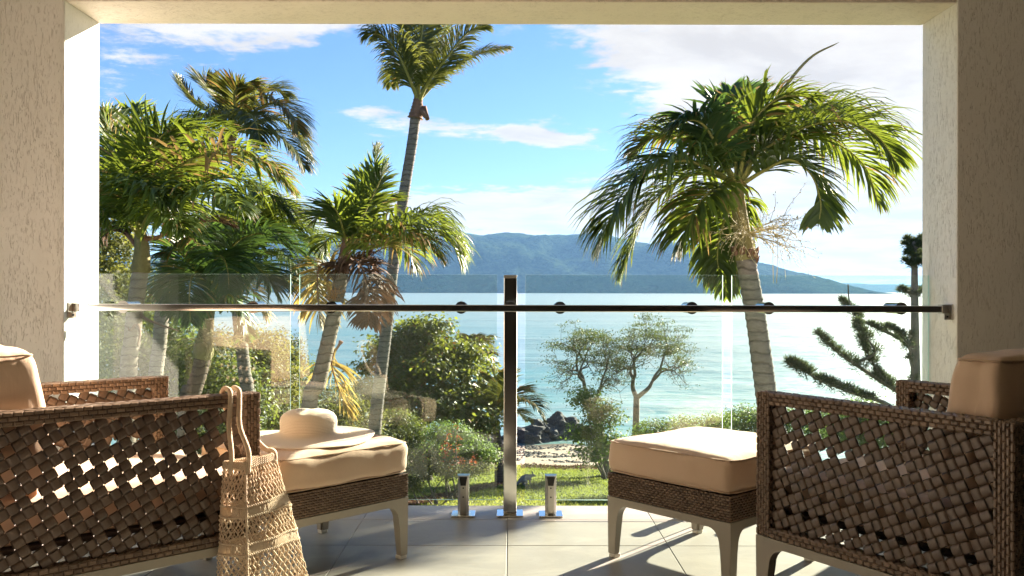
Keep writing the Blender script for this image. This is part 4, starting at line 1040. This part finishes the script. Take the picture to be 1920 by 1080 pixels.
# --- H: small palm with a green crownshaft, low among the left group
D = 9.6; H_ = root_at('palm_tree', D, 380, 'low palm with bulging green crownshaft and twiggy flower spray in the left group', 'palm tree', PG)
trunk([ground_pt(330, D), P(350, 790, D), P(363, 735, D), P(374, 700, D), P(381, 668, D)], .10, .082, M_TRUNKD, H_, flare=.05, amp=.09)
mb = MB(); path = catmull(rel([(380, 676), (383, 650), (388, 610), (394, 570), (398, 530)], D), 20)
mb.tube(path, [.075, .095, .105, .108, .106, .10, .094, .088, .082, .077, .072, .068, .064, .06, .057, .054, .051, .048, .045, .04, .03], 14); mb.build('crownshaft', M_SHEATH, H_)
C0 = (397, 545)
for i, (pts, n, L_, dr, wi) in enumerate([
 ([C0, (375, 490, 0), (355, 450, .1), (345, 425, .1)], 30, .36, .3, .1),
 ([C0, (385, 480, .3), (380, 440, .4), (392, 410, .4)], 28, .34, .4, .2),
 ([C0, (360, 500, -.3), (330, 470, -.5), (310, 480, -.6)], 30, .38, .9, .0),
 ([C0, (350, 520, .2), (325, 510, .3), (318, 540, .4), (320, 590, .4)], 30, .36, 1.2, .0),
 ([C0, (420, 490, -.3), (450, 450, -.4), (500, 440, -.5), (550, 470, -.5)], 44, .44, 1.0, .15),
 ([C0, (430, 500, .3), (480, 460, .5), (540, 460, .7), (590, 500, .8)], 46, .46, 1.1, .12),
 ([C0, (430, 520, -.6), (470, 500, -.9), (500, 520, -1.1), (520, 560, -1.1)], 36, .42, 1.2, .08),
 ([C0, (400, 500, -.7), (410, 480, -1.2), (425, 500, -1.5), (430, 550, -1.6)], 32, .40, 1.3, .05),
 ([C0, (375, 520, -.6), (360, 520, -1), (355, 560, -1.2), (358, 610, -1.2)], 30, .38, 1.3, 0),
 ([C0, (415, 550, 0), (440, 560, .1), (455, 600, .1), (458, 640, .1)], 26, .34, 1.3, 0)]):
    frond(rel(pts, D), n, L_, .044, M_PALM2, H_, droop=dr, wind=wi, rr=.017, messy=.14, stalk=.12)
panicle(P(384, 640, D - .1), [(.8, -.5, .3), (1, -.3, -.1), (.6, -.7, .5), (-.5, -.7, .2), (.9, -.1, .3), (.5, -.8, -.1)], .42, M_FLOWER, H_, n=16, bead=.005, r=.0028, dr=.7)

# --- I: palm behind, crown leaning over to the right of the low palm
D = 11.5; I_ = root_at('palm_tree', D, 458, 'palm with straight grey ringed trunk just behind the low one', 'palm tree', PG)
trunk([ground_pt(475, D), P(466, 780, D), P(459, 700, D), P(450, 620, D), P(444, 560, D), P(446, 500, D)], .10, .07, M_TRUNK, I_, flare=.04)
C0 = (447, 490)
for i, (pts, n, L_, dr, wi) in enumerate([
 ([C0, (475, 440, 0), (520, 420, 0), (570, 430, 0), (605, 470, 0)], 46, .58, 1.1, .12),
 ([C0, (480, 450, .3), (530, 435, .4), (580, 460, .4), (600, 510, .4)], 46, .58, 1.2, .1),
 ([C0, (470, 430, -.3), (490, 400, -.4), (530, 390, -.5), (570, 410, -.5)], 40, .5, .9, .2),
 ([C0, (455, 420, .2), (465, 380, .3), (485, 360, .4)], 34, .5, .6, .2),
 ([C0, (480, 480, -.4), (530, 480, -.6), (570, 520, -.7), (590, 560, -.7)], 40, .5, 1.2, .05),
 ([C0, (475, 500, .2), (510, 520, .3), (560, 530, .3), (600, 545, .3)], 30, .42, .9, .1),
 ([C0, (430, 440, .3), (410, 410, .4), (385, 410, .5), (365, 440, .5)], 36, .5, 1.1, 0),
 ([C0, (440, 500, -.5), (425, 530, -.7), (422, 580, -.7)], 28, .4, 1.3, 0)]):
    frond(rel(pts, D), n, L_, .042, M_PALM, I_, droop=dr * 1.4, wind=wi, rr=.018, messy=.14, stalk=.12, var0=.15)
frond(rel([(445, 520), (470, 540, -.1), (490, 575, -.1), (500, 600, -.1)], D), 18, .3, .04, M_YEL, I_, droop=1.4, messy=.2, rmat=M_RACHD, name='yellowing_frond')

# --- small coconut on the lawn's edge and another far behind
D = 33.0; J_ = root_at('coconut_palm', D, 938, 'young coconut palm at the edge of the beach behind the steel post', 'palm tree', PG)
trunk([ground_pt(938, D), P(934, 830, D), P(929, 795, D), P(927, 775, D)], .17, .12, M_TRUNKD, J_, ring=.2, flare=.05)
C0 = (929, 778)
for pts, n, L_, dr, wi in [
 ([C0, (925, 745), (928, 715), (922, 690)], 30, .7, .6, .05), ([C0, (938, 745, -.5), (950, 715, -.8), (955, 698, -1)], 30, .7, .5, .05),
 ([C0, (915, 750, .5), (900, 728, .7), (882, 718, 1)], 32, .8, .9, 0), ([C0, (912, 765, -.5), (895, 752, -1), (878, 758, -1.2)], 32, .8, 1, 0),
 ([C0, (945, 752, .5), (968, 732, 1), (995, 735, 1.2)], 34, .9, .8, .1), ([C0, (950, 762, -.5), (980, 752, -.8), (1003, 760, -1), (1022, 792, -1)], 40, .9, 1.1, .05),
 ([C0, (948, 775, 1), (970, 772, 1.5), (990, 790, 1.8)], 30, .8, 1.1, 0), ([C0, (915, 780, 1), (900, 785, 1.5), (890, 805, 1.7)], 28, .7, 1.2, 0), ([C0, (920, 785, -1), (910, 800, -1.4), (905, 820, -1.6)], 24, .6, 1.2, 0)]:
    frond(rel(pts, D), n, L_, .09, M_COCO, J_, droop=dr, wind=wi, rr=.04, messy=.08, stalk=.1, segs=4, var0=.75)
D = 42.0; K_ = root_at('coconut_palm', D, 880, 'small distant palm half hidden behind the broad leafy tree', 'palm tree', PG)
trunk([ground_pt(868, D), P(872, 740, D), P(877, 700, D), P(886, 662, D)], .16, .12, M_TRUNK, K_, ring=.2)
for pts in ([(886, 660), (895, 645), (908, 640), (920, 652)], [(886, 660), (898, 655, -.5), (912, 662, -1), (922, 680, -1)], [(886, 660), (885, 642, .5), (880, 630, 1)], [(886, 660), (870, 648, 0), (858, 655, 0)], [(886, 660), (900, 640, 1), (912, 632, 1.5)], [(886, 660), (875, 668, -.6), (866, 685, -.8)]):
    frond(rel(pts, D), 24, .75, .11, M_COCO, K_, droop=1, wind=.05, rr=.04, messy=.08, stalk=.1, segs=4, var0=.85)

# ------------------------------------------------------------------ broad-leaved trees and bushes
def crown(name, blobs, n, size, mat, parent, droop=.2, clump=.55, seed=0, shell=.55, aspect=.55):
    """leaves spread through noisy ellipsoids; blobs = (centre, (rx, ry, rz)); leaves gather in clumps with gaps between"""
    vol = np.array([b[1][0] * b[1][2] for b in blobs]); vol = vol / vol.sum(); Cs = []
    for (c, r_), f in zip(blobs, vol):
        m_ = int(n * f); nc = max(6, int(m_ / 26)); d = rng.normal(size=(nc, 3)); d /= np.linalg.norm(d, axis=1)[:, None]
        rr_ = shell + (1 - shell) * rng.random(nc) ** .7; rr_ *= (.80 + .38 * rng.random(nc))
        cc = np.array(c) + d * rr_[:, None] * np.array(r_)
        cs = max(size * 1.6, min(r_) * .17)
        k = rng.integers(0, nc, m_); off = rng.normal(size=(m_, 3)) * cs * np.array([1.15, 1.15, .62])
        Cs.append(np.concatenate([cc[k] + off, k[:, None] / nc + 0 * off[:, :1], d[k]], 1))
    A_ = np.concatenate(Cs); Cp = A_[:, :3]; dn_ = A_[:, 4:7]; dn_ = dn_ + np.array([0, 0, .9])
    V, Fc = leaves_np(Cp, size, dn_, aspect=aspect, droop=droop); hs = (np.sin(A_[:, 3] * 977.0 + seed) * .5 + .5)
    var = np.clip(.15 + .6 * hs + rng.normal(size=len(hs)) * .16, 0, 1); return np_mesh(name, V, Fc, mat, np.concatenate([var, var]), parent)
def pb(px, py, D, rx, ry=None, rz=None):      # blob from pixel centre and pixel radii
    ry = ry or rx; s = D / F; return (tuple(P(px, py, D)), (rx * s, (rz if rz else max(rx, ry) * s), ry * s))
def limb(mb, p, q, r0, r1, n=6, bend=.1, k=6):
    m_ = p.lerp(q, .5) + Vector((random.gauss(0, 1), random.gauss(0, 1), random.gauss(0, 1))) * (q - p).length * bend
    pts = catmull([p, m_, q], k); mb.tube(pts, [r0 + (r1 - r0) * i / k for i in range(k + 1)], n); return pts
def bush(name, label, cat, group, blobs, n, size, mat, base, stems=6, **kw):
    o = empty(name, (0, 0, 0)); tag(o, label, cat, group); crown('foliage', blobs, n, size, mat, o, **kw)
    mb = MB(); b = Vector(base)
    for i in range(stems):
        c = Vector(blobs[i % len(blobs)][0]); limb(mb, b + Vector((random.uniform(-.3, .3), random.uniform(-.3, .3), 0)), c, .05 * (size / .1), .012, 5, .12)
    mb.build('stem', M_BARK, o); return o
def gp(px, D): v = ground_pt(px, D); return v
BG = 'bushes massed behind the palms'
bush('bush', 'olive dry looking bush behind the leftmost palm trunks', 'bush', BG, [pb(205, 500, 20, 60, 70), pb(235, 600, 20, 75, 70), pb(180, 640, 19, 80, 90), pb(215, 450, 20.5, 34, 36)], 15000, .10, M_BUSHY, gp(210, 20), seed=1)
bush('bush', 'dense green bush behind the second pale trunk from the left', 'bush', BG, [pb(300, 640, 18, 70, 75), pb(260, 730, 17.5, 90, 90), pb(350, 720, 17.5, 70, 80)], 15000, .085, M_BUSH, gp(290, 18), seed=2)
bush('bush', 'dark green bush directly behind the low palm', 'bush', BG, [pb(400, 690, 17, 65, 70), pb(440, 760, 16.5, 70, 80), pb(370, 800, 16, 90, 80)], 13000, .08, M_BUSH, gp(400, 17), seed=3)
bush('bush', 'sunlit yellow green bush right of the grey ringed trunk', 'bush', BG, [pb(480, 660, 21, 42, 42), pb(505, 720, 20.5, 50, 60), pb(520, 800, 20, 60, 70)], 13000, .085, M_BUSHY, gp(500, 21), seed=4)
bush('tree', 'small brownish bushy tree poking above the bushes against the sea', 'tree', None, [pb(522, 645, 30, 18, 24), pb(520, 690, 30, 26, 30), pb(548, 680, 30, 22, 26)], 5000, .10, M_BUSHY, gp(522, 30), seed=5)
bush('bush', 'dark green bush seen through the gap between two left panes', 'bush', BG, [pb(565, 720, 24, 34, 45), pb(575, 800, 22, 50, 70)], 8000, .085, M_BUSH, gp(570, 24), seed=6)
bush('conifer', 'tiny dark conifer top between the left glass panes', 'tree', None, [pb(553, 640, 34, 7, 16), pb(553, 665, 34, 11, 20), pb(553, 690, 34, 13, 20)], 1500, .08, M_PINE, gp(553, 34), stems=2, seed=6)
bush('bush', 'loose pale green bush behind the leaning trunk', 'bush', BG, [pb(620, 760, 23, 45, 40), pb(665, 800, 22, 50, 50), pb(640, 850, 21, 70, 60)], 12000, .085, M_BUSHY, gp(640, 23), seed=7)

# broad leafy almond-like tree
D = 34.0; T1 = empty('broadleaf_tree', (0, 0, 0)); tag(T1, 'broad leafy dark green tree at the shore right of the tall palm', 'tree')
tb = gp(800, D); mb = MB(); forks = []
base_top = P(795, 760, D); limb(mb, tb, base_top, .30, .20, 9, .03); mb.build('trunk', M_BARK, T1)
bl = [pb(818, 606, D, 20, 10), pb(700, 690, D, 26, 12), pb(905, 690, D + .5, 20, 9), pb(885, 650, D, 22, 8), pb(770, 612, D, 24, 9), pb(800, 622, D, 34, 22), pb(762, 640, D, 40, 24), pb(745, 668, D, 46, 24), pb(826, 655, D, 46, 22), pb(868, 672, D, 40, 18), pb(720, 652, D + 1, 26, 18), pb(800, 690, D - 1, 70, 26),
      pb(862, 700, D - 1, 34, 14), pb(760, 712, D - 1.5, 56, 24), pb(845, 735, D - 1.5, 42, 20), pb(790, 752, D - 2, 70, 26), pb(860, 775, D - 2.5, 46, 22), pb(700, 735, D - 1, 40, 34), pb(745, 780, D - 2, 55, 28), pb(905, 795, D - 2.5, 26, 16)]
mb = MB()
for b in bl: limb(mb, base_top, Vector(b[0]), .10, .02, 6, .10)
mb.build('branch', M_BARK, T1)
bl = [(c, (a * 1.08, b * 1.0, d * .78)) for c, (a, b, d) in bl]; crown('foliage', bl, 22000, .165, M_ALMOND, T1, shell=.5, seed=8, aspect=.6, droop=.1)

# shrubs along the lawn
SG = 'garden shrubs along the lawn edge'
bush('shrub', 'rounded grey green shrub below the broad leafy tree', 'shrub', SG, [pb(745, 795, 29, 36, 22), pb(735, 840, 28, 45, 34), pb(770, 815, 28.5, 30, 22)], 12000, .085, M_BUSH, gp(745, 29), seed=9)
bush('shrub', 'bright green shrub with feathery leaves left of the steel post', 'shrub', SG, [pb(835, 812, 28, 40, 20), pb(868, 835, 27.5, 40, 24), pb(905, 850, 27.5, 32, 18), pb(825, 850, 27, 40, 24)], 14000, .075, M_SHRUBG, gp(850, 28), seed=10)
bush('shrub', 'low mixed shrub with red tinged leaves at the lawn edge', 'shrub', SG, [pb(800, 870, 26.5, 44, 22), pb(760, 895, 26, 44, 26), pb(850, 882, 26.5, 44, 15), pb(895, 872, 27, 34, 14)], 12000, .06, M_BUSHY, gp(810, 26.5), seed=11)
rd = empty('flowering_plant', (0, 0, 0)); tag(rd, 'spiky plant with red and orange flower stems among the shrubs', 'plant')
mb = MB(); cs = []
for (px, py, h) in ((838, 825, 30), (857, 820, 46), (833, 850, 22), (864, 868, 20), (800, 862, 14), (888, 862, 14), (845, 875, 12)):
    p0 = P(px, py + h, 26.3); p1 = P(px + 2, py - h * .5, 26.3); limb(mb, p0, p1, .02, .008, 4, .03)
    cs.append(np.array([p0.lerp(p1, u) for u in np.linspace(.1, 1, 40)]) + rng.normal(size=(40, 3)) * .06)
mb.build('stem', M_BARK, rd); Cn = np.concatenate(cs); V, Fc = leaves_np(Cn, .085, aspect=.35); np_mesh('petals', V, Fc, M_RED, rng.random(len(Fc)), rd)

# two open umbrella trees with bare forking limbs
def open_tree(label, D, base, fork, cpx, cpy, rx, ry, r0, npt, seed, lsize=.10):
    o = empty('umbrella_tree', (0, 0, 0)); tag(o, label, 'tree', 'thin umbrella shaped trees at the shore'); random.seed(seed)
    b = gp(base, D); f = P(*fork, D); mb = MB(); limb(mb, b, f, r0 * 1.25, r0, 8, .04); mb.build('trunk', M_BARK, o)
    pts = []
    while len(pts) < npt:
        a = random.uniform(-.5, math.pi + .5); q = random.uniform(.12, 1.0) ** .55 * random.uniform(.86, 1.14); dpt = random.uniform(-1, 1); k = math.sqrt(1 - .6 * dpt * dpt)
        px = cpx + rx * math.cos(a) * q * k; py = cpy - ry * math.sin(a) * q * k
        if noise.noise(Vector((px * .035, py * .05, seed))) < -.22: continue
        pts.append(P(px, py, D + dpt * rx * D / F * .9))
    mb = MB()
    def split(ps, org, r_, dr):
        if len(ps) == 1: limb(mb, org, ps[0], r_, .006, 4, .10, 5); return
        c = sum(ps, Vector()) / len(ps); ex = [max(p[k] for p in ps) - min(p[k] for p in ps) for k in range(3)]; ax = ex.index(max(ex))
        ps = sorted(ps, key=lambda p: p[ax]); h_ = max(1, int(len(ps) * random.uniform(.36, .64)))
        for g_ in (ps[:h_], ps[h_:]):
            c = sum(g_, Vector()) / len(g_); nd = org.lerp(c, random.uniform(.30, .48)) + Vector((random.gauss(0, .05), random.gauss(0, .05), random.gauss(0, .05)))
            r2 = max(.008, r0 * .80 * (len(g_) / npt) ** .5)
            if len(g_) > 1: limb(mb, org, nd, r_, r2, 5, .07, 5); split(g_, nd, r2, dr)
            else: limb(mb, org, g_[0], max(.01, r_ * .5), .006, 4, .1, 5)
    split(pts, f, r0 * .85, None); mb.build('branch', M_BARK, o)
    T_ = np.array([tuple(t) for t in pts]); z = T_[:, 2]; w_ = np.clip((z - z.min()) / (z.max() - z.min()), .12, 1) ** 1.1; w_ *= .4 + rng.random(len(w_)) ; w_ /= w_.sum(); leafn = npt * 30
    k = rng.choice(len(T_), leafn, p=w_); Cn = T_[k] + rng.normal(size=(leafn, 3)) * np.array([.20, .20, .05])
    nr = np.tile(np.array([[0, 0, 1.0]]), (leafn, 1)); V, Fc = leaves_np(Cn, lsize, nr, aspect=.34, droop=.5)
    v = np.clip(rng.random(leafn) * .4 + .3 * (np.sin(k * 13.7) * .5 + .5) + .2, 0, 1); np_mesh('foliage', V, Fc, M_BUSHD, np.concatenate([v, v]), o)
open_tree('open umbrella tree with pale forked trunk, right of the shore rocks', 38.0, 1182, (1194, 745), 1217, 692, 92, 100, .13, 330, 21)
open_tree('darker umbrella tree leaning left beside the pale trunked one', 37.0, 1135, (1112, 775), 1100, 702, 78, 106, .12, 270, 23)
random.seed(99)
bush('shrub', 'leafy shrub tangled round the foot of the umbrella trees', 'shrub', SG, [pb(1100, 745, 35.5, 34, 24), pb(1130, 775, 35, 38, 30), pb(1095, 810, 34.5, 24, 26), pb(1140, 830, 34.5, 34, 26), pb(1110, 850, 34, 20, 14)], 5200, .13, M_SHRUBG, gp(1135, 35), seed=12, shell=.2)
bush('hedge', 'low leafy hedge behind the right footstool', 'hedge', None, [pb(1225, 806, 30, 32, 18), pb(1270, 796, 30, 34, 14), pb(1315, 800, 30, 40, 14), pb(1355, 790, 30, 34, 16), pb(1395, 785, 29, 32, 24), pb(1440, 790, 29, 40, 30), pb(1500, 800, 29, 50, 40), pb(1560, 790, 29, 50, 30), pb(1240, 830, 30, 60, 20), pb(1360, 830, 29, 70, 30)], 26000, .085, M_SHRUBG, gp(1330, 30), stems=10, seed=13)
bush('bush', 'yellow green bush behind the right armchair', 'bush', None, [pb(1620, 775, 16, 34, 26), pb(1650, 800, 16, 50, 40), pb(1590, 810, 16, 50, 30)], 9000, .06, M_SHRUBG, gp(1620, 16), seed=14)
mb = MB()

# ------------------------------------------------------------------ pine with tufted branches on the right
D = 15.0; PI_ = empty('pine_tree', (0, 0, 0)); tag(PI_, 'pine with tufted upcurved branches beside the right edge of the opening', 'pine tree')
mb = MB(); tr_ = rel([(1722, 900), (1718, 760), (1716, 640), (1715, 540), (1714, 450)], D); tr_[0] = ground_pt(1724, D)
trunk(tr_, .13, .045, M_BARK, PI_, ring=.3, amp=.0)
def tufted(pts, r0, rt, dens, name='branch', start=.1):
    path = catmull(rel(pts, D), 60); mb = MB(); mb.tube(path, [r0 * (1 - .8 * k / 60) for k in range(61)], 6); o = mb.build(name, M_BARK, PI_)
    Cn = []; N_ = []
    L = sum((b - a).length for a, b in zip(path, path[1:])); nc = max(3, int(L * 7)); cl = []
    for i in range(nc):
        u = start + (1 - start) * (i + random.uniform(-.35, .35)) / nc; u = min(1, max(0, u)); cl.append((u, random.choice((0, .5, .9, 1.2, 1.5)) if i < nc - 2 else .9))
    for i in range(int(L * dens * .62)):
        u, sz = random.choice(cl)
        if sz == 0: continue
        k = min(60, max(0, int(60 * u + random.gauss(0, .9) + .5))); p = path[k]; R_ = rt * .62 * sz * (1 - .2 * u)
        q = Vector((random.gauss(0, 1), random.gauss(0, 1), random.gauss(.7, .75))).normalized() * R_ * random.random() ** .6
        Cn.append(tuple(p + q)); N_.append(tuple(q + Vector((0, 0, 1e-4))))
    Cn = np.array(Cn); dirs = np.array(N_); dirs /= np.linalg.norm(dirs, axis=1)[:, None]
    dirs += rng.normal(size=dirs.shape) * .35; dirs[:, 2] += .3; dirs /= np.linalg.norm(dirs, axis=1)[:, None]
    m_ = len(Cn); sd = np.cross(dirs, rng.normal(size=(m_, 3))); sd /= np.linalg.norm(sd, axis=1)[:, None]
    L_ = .07 * (.6 + .8 * rng.random(m_))[:, None]; V = np.empty((m_, 3, 3)); V[:, 0] = Cn - sd * .007; V[:, 1] = Cn + sd * .007; V[:, 2] = Cn + dirs * L_
    np_mesh('needles', V.reshape(-1, 3), np.arange(m_ * 3).reshape(-1, 3), M_PINE, rng.random(m_), o)
tufted([(1716, 742), (1690, 735, -.2), (1640, 705, -.4), (1590, 672, -.6), (1555, 645, -.7), (1530, 618, -.8)], .05, .15, 2600, start=.05)
tufted([(1600, 680, -.5), (1640, 660, -.6), (1620, 625, -.7), (1600, 590, -.7)], .03, .17, 3200, start=.1)
tufted([(1680, 728, -.25), (1650, 700, -.4), (1625, 655, -.5), (1603, 600, -.6)], .035, .17, 3000, start=.15)
tufted([(1716, 662), (1690, 635, .3), (1650, 615, .5), (1615, 598, .6), (1590, 575, .7), (1572, 552, .7)], .04, .15, 3000, start=.1)
tufted([(1716, 690, 0), (1700, 640, -.3), (1680, 618, -.5), (1660, 610, -.6)], .02, .11, 1800, start=.25)
tufted([(1718, 800), (1660, 755, -.9), (1600, 735, -1.2), (1540, 712, -1.5), (1505, 692, -1.6), (1478, 676, -1.6)], .045, .14, 3000, start=.3)
tufted([(1715, 735), (1712, 700, -.1), (1705, 660, -.15), (1715, 600, -.1)], .02, .12, 1400, start=.0)
for (cx, cy, w_) in ((1712, 456, 24), (1712, 486, 28), (1708, 540, 36), (1715, 446, 18), (1722, 470, 20)):
    for s in (-1, 1): tufted([(1714, cy + 10), (1714 + s * w_ * .5, cy + 4, random.uniform(-.2, .2)), (1714 + s * w_, cy - 4, random.uniform(-.3, .3))], .02, .11, 3600, start=.0)
mb = MB()
mb.tube(catmull(rel([(1600, 590), (1592, 560), (1590, 532)], D), 8), .012, 5); mb.build('twig', M_BARK, PI_)

# ------------------------------------------------------------------ rocks, pebbles, lawn grass
m, T, out = newmat('dark_rock'); p = gpos(T); n = T.noise(p, 2.2, 7, .7, .5)
col = T.ramp(n, [(.35, (.03, .032, .036)), (.6, (.12, .115, .11)), (.75, (.24, .22, .19))])
b = pbsdf(T, col, .8, spec=.3, bump=n, bstr=1, bdist=.25); T.l.new(b.outputs[0], out.inputs[0]); M_ROCK = m
def rock(label, c, r_, seed, group='dark rocks at the water line'):
    bm = bmesh.new(); bmesh.ops.create_icosphere(bm, subdivisions=5, radius=1)
    for v in bm.verts:
        q = v.co.copy(); d = noise.fractal(q * 1.1 + Vector((seed, 0, 0)), 1.0, 2.0, 5) * .5; rg = noise.ridged_multi_fractal(q * 1.6 + Vector((seed, 3, 0)), 1.0, 2.2, 5, 1.0, 2.0) * .13
        k = 1 + d + rg - .15; v.co = Vector((q.x * r_[0] * k, q.y * r_[1] * k, q.z * r_[2] * k))
    me = bpy.data.meshes.new('shore_rock'); bm.to_mesh(me); bm.free(); me.materials.append(M_ROCK)
    o = bpy.data.objects.new('shore_rock', me); link(o); o.location = c; tag(o, label, 'rock', group)
    for f_ in me.polygons: f_.use_smooth = (f_.index % 1 == 0)
    return o
Dk = 62
rock('largest dark jagged rock at the water line, under the umbrella tree', P(1048, 808, Dk), (1.35, 1.2, 1.1), 1)
rock('long low dark rock left of the largest one on the shore', P(985, 818, Dk - 2), (1.5, 1.0, .62), 5)
rock('dark rock in the middle of the shore outcrop', P(1014, 812, Dk - 1), (1.0, .9, .85), 9)
rock('dark rock half hidden behind the shrub at the right of the outcrop', P(1085, 818, Dk), (1.2, .9, .75), 14)
rock('small dark rock showing above the shrubs left of the steel post', P(898, 832, 50), (1.2, .8, .75), 22)
rock('pale sloping rock beside the young coconut palm', P(925, 838, 48), (.8, .6, .45), 30)
def scatter_pebbles():
    mb = MB()
    for _ in range(2600):
        y = random.uniform(44, 58); x = random.uniform(-.5, 6.5) ; k = noise.noise(Vector((x * .5, y * .4, 9)))
        if random.random() > .35 + k * 1.2: continue
        z = gz(x, y); s = random.uniform(.03, .12) * (1.6 if random.random() < .08 else 1); c = Vector((x, y, z + s * .2))
        mb.add([c + Vector((v[0] * s * random.uniform(.8, 1.4), v[1] * s, v[2] * s * .6)) for v in ((1, 0, 0), (0, 1, 0), (-1, 0, 0), (0, -1, 0), (0, 0, 1), (0, 0, -1))], [(0, 1, 4), (1, 2, 4), (2, 3, 4), (3, 0, 4), (1, 0, 5), (2, 1, 5), (3, 2, 5), (0, 3, 5)])
    return mb
tag(scatter_pebbles().build('pebbles', M_ROCK, smooth=False), kind='stuff')
N_ = 60000; yy = 22 + 20 * rng.random(N_); xx = -7 + 17 * rng.random(N_)
zz_ = np.array([gz(a, b) for a, b in zip(xx, yy)]); base = np.stack([xx, yy, zz_], 1)
d_ = rng.normal(size=(N_, 3)) * .45; d_[:, 2] = 1; h_ = (.04 + .05 * rng.random(N_))[:, None]; sd = np.cross(d_, rng.normal(size=(N_, 3))); sd /= np.linalg.norm(sd, axis=1)[:, None]
V = np.empty((N_, 3, 3)); V[:, 0] = base - sd * .022; V[:, 1] = base + sd * .022; V[:, 2] = base + d_ * h_
tag(np_mesh('lawn_grass', V.reshape(-1, 3), np.arange(N_ * 3).reshape(-1, 3), M_GRASS, rng.random(N_)), kind='stuff')
# leaf litter along the bed edge
N2 = 5000; u_ = rng.random(N2); lx = -3.6 + 3.5 * u_; ly = 24.6 + 8.6 * u_ + rng.normal(size=N2) * .45; 
lx2 = .5 + 6 * rng.random(2500); ly2 = 41.3 + rng.normal(size=2500) * .5; lx = np.concatenate([lx, lx2]); ly = np.concatenate([ly, ly2])
Cn = np.stack([lx, ly, np.array([gz(a, b) for a, b in zip(lx, ly)]) + .04], 1); V, Fc = leaves_np(Cn, .11, aspect=.5)
tag(np_mesh('leaf_litter', V, Fc, M_DRY, rng.random(len(Fc))), kind='stuff')

# ------------------------------------------------------------------ wallaby on the lawn
m, T, out = newmat('grey_fur'); p = obco(T); n = T.noise(p, 40, 4, .7); b = pbsdf(T, T.mix(n, (.22, .20, .18), (.42, .38, .34)), .95, spec=.1, bump=n, bstr=.5, bdist=.01); T.l.new(b.outputs[0], out.inputs[0]); M_FUR = m
def skin(name, verts, edges, radii, mat, parent, root=0):
    me = bpy.data.meshes.new(name); me.from_pydata(verts, edges, []); me.materials.append(mat); ob = bpy.data.objects.new(name, me); link(ob, parent)
    ob.modifiers.new('skin', 'SKIN'); sk = me.skin_vertices[0].data if me.skin_vertices else None
    if sk is None:
        bm = bmesh.new(); bm.from_mesh(me); bm.verts.layers.skin.verify(); bm.to_mesh(me); bm.free(); sk = me.skin_vertices[0].data
    for i, r_ in enumerate(radii): sk[i].radius = (r_, r_) if not isinstance(r_, tuple) else r_; sk[i].use_root = (i == root)
    s = ob.modifiers.new('sub', 'SUBSURF'); s.levels = 2; s.render_levels = 2
    ob.modifiers[0].use_smooth_shade = True
    return ob
Dw = 32.2; wx = (981 - CX) / F * Dw; wl = empty('wallaby', (wx, Dw, gz(wx, Dw)), R(12)); tag(wl, 'grey wallaby crouched on the lawn beside the steel post', 'wallaby')
vv_ = [(-.02, 0, .26), (.10, 0, .31), (.22, 0, .31), (.30, 0, .33), (.37, 0, .36), (.44, 0, .33), (.49, 0, .31),   # 0-6 pelvis, back, shoulder, neck, head, muzzle
       (-.12, 0, .16), (-.22, -.05, .07), (-.36, -.12, .03), (-.52, -.15, .02),                                     # 7-10 tail
       (.02, -.10, .20), (.14, -.12, .14), (-.02, -.12, .05), (.14, -.12, .02),                                     # 11-14 near hind leg
       (.02, .10, .20), (.14, .12, .14), (-.02, .12, .05), (.14, .12, .02),                                         # 15-18
       (.24, -.07, .22), (.26, -.07, .12), (.30, -.07, .03), (.24, .07, .22), (.26, .07, .12), (.30, .07, .03)]     # 19-24 arms
ee_ = [(0, 1), (1, 2), (2, 3), (3, 4), (4, 5), (5, 6), (0, 7), (7, 8), (8, 9), (9, 10), (0, 11), (11, 12), (12, 13), (13, 14), (0, 15), (15, 16), (16, 17), (17, 18), (2, 19), (19, 20), (20, 21), (2, 22), (22, 23), (23, 24)]
rd_ = [.13, .125, .09, .055, .052, .035, .02, .07, .04, .026, .012, .085, .05, .022, .018, .085, .05, .022, .018, .035, .02, .014, .035, .02, .014]
skin('body', vv_, ee_, rd_, M_FUR, wl)
for s in (-1, 1):
    mb = MB(); mb.tube([(.355, s * .025, .40), (.34, s * .04, .45), (.335, s * .045, .50)], [.018, .022, .004], 7); mb.build('ear', M_FUR, wl)
    mb = MB(); mb.tube([(.40, s * .038, .368), (.402, s * .046, .37)], [.008, .003], 7); mb.build('eye', M_RUB, wl)

# ------------------------------------------------------------------ sea haze: one closed box of air round everything
m, T, out = newmat('haze_air'); v = T.n.new('ShaderNodeVolumePrincipled'); v.inputs['Color'].default_value = (.27, .56, 1, 1)
v.inputs['Density'].default_value = 0.55e-4; v.inputs['Anisotropy'].default_value = .15; T.l.new(v.outputs[0], out.inputs['Volume'])
mb = MB(); mb.box((-12500, -300, -16), (12500, 14500, 420)); tag(mb.build('haze', m, smooth=False, attrs=False), kind='stuff')
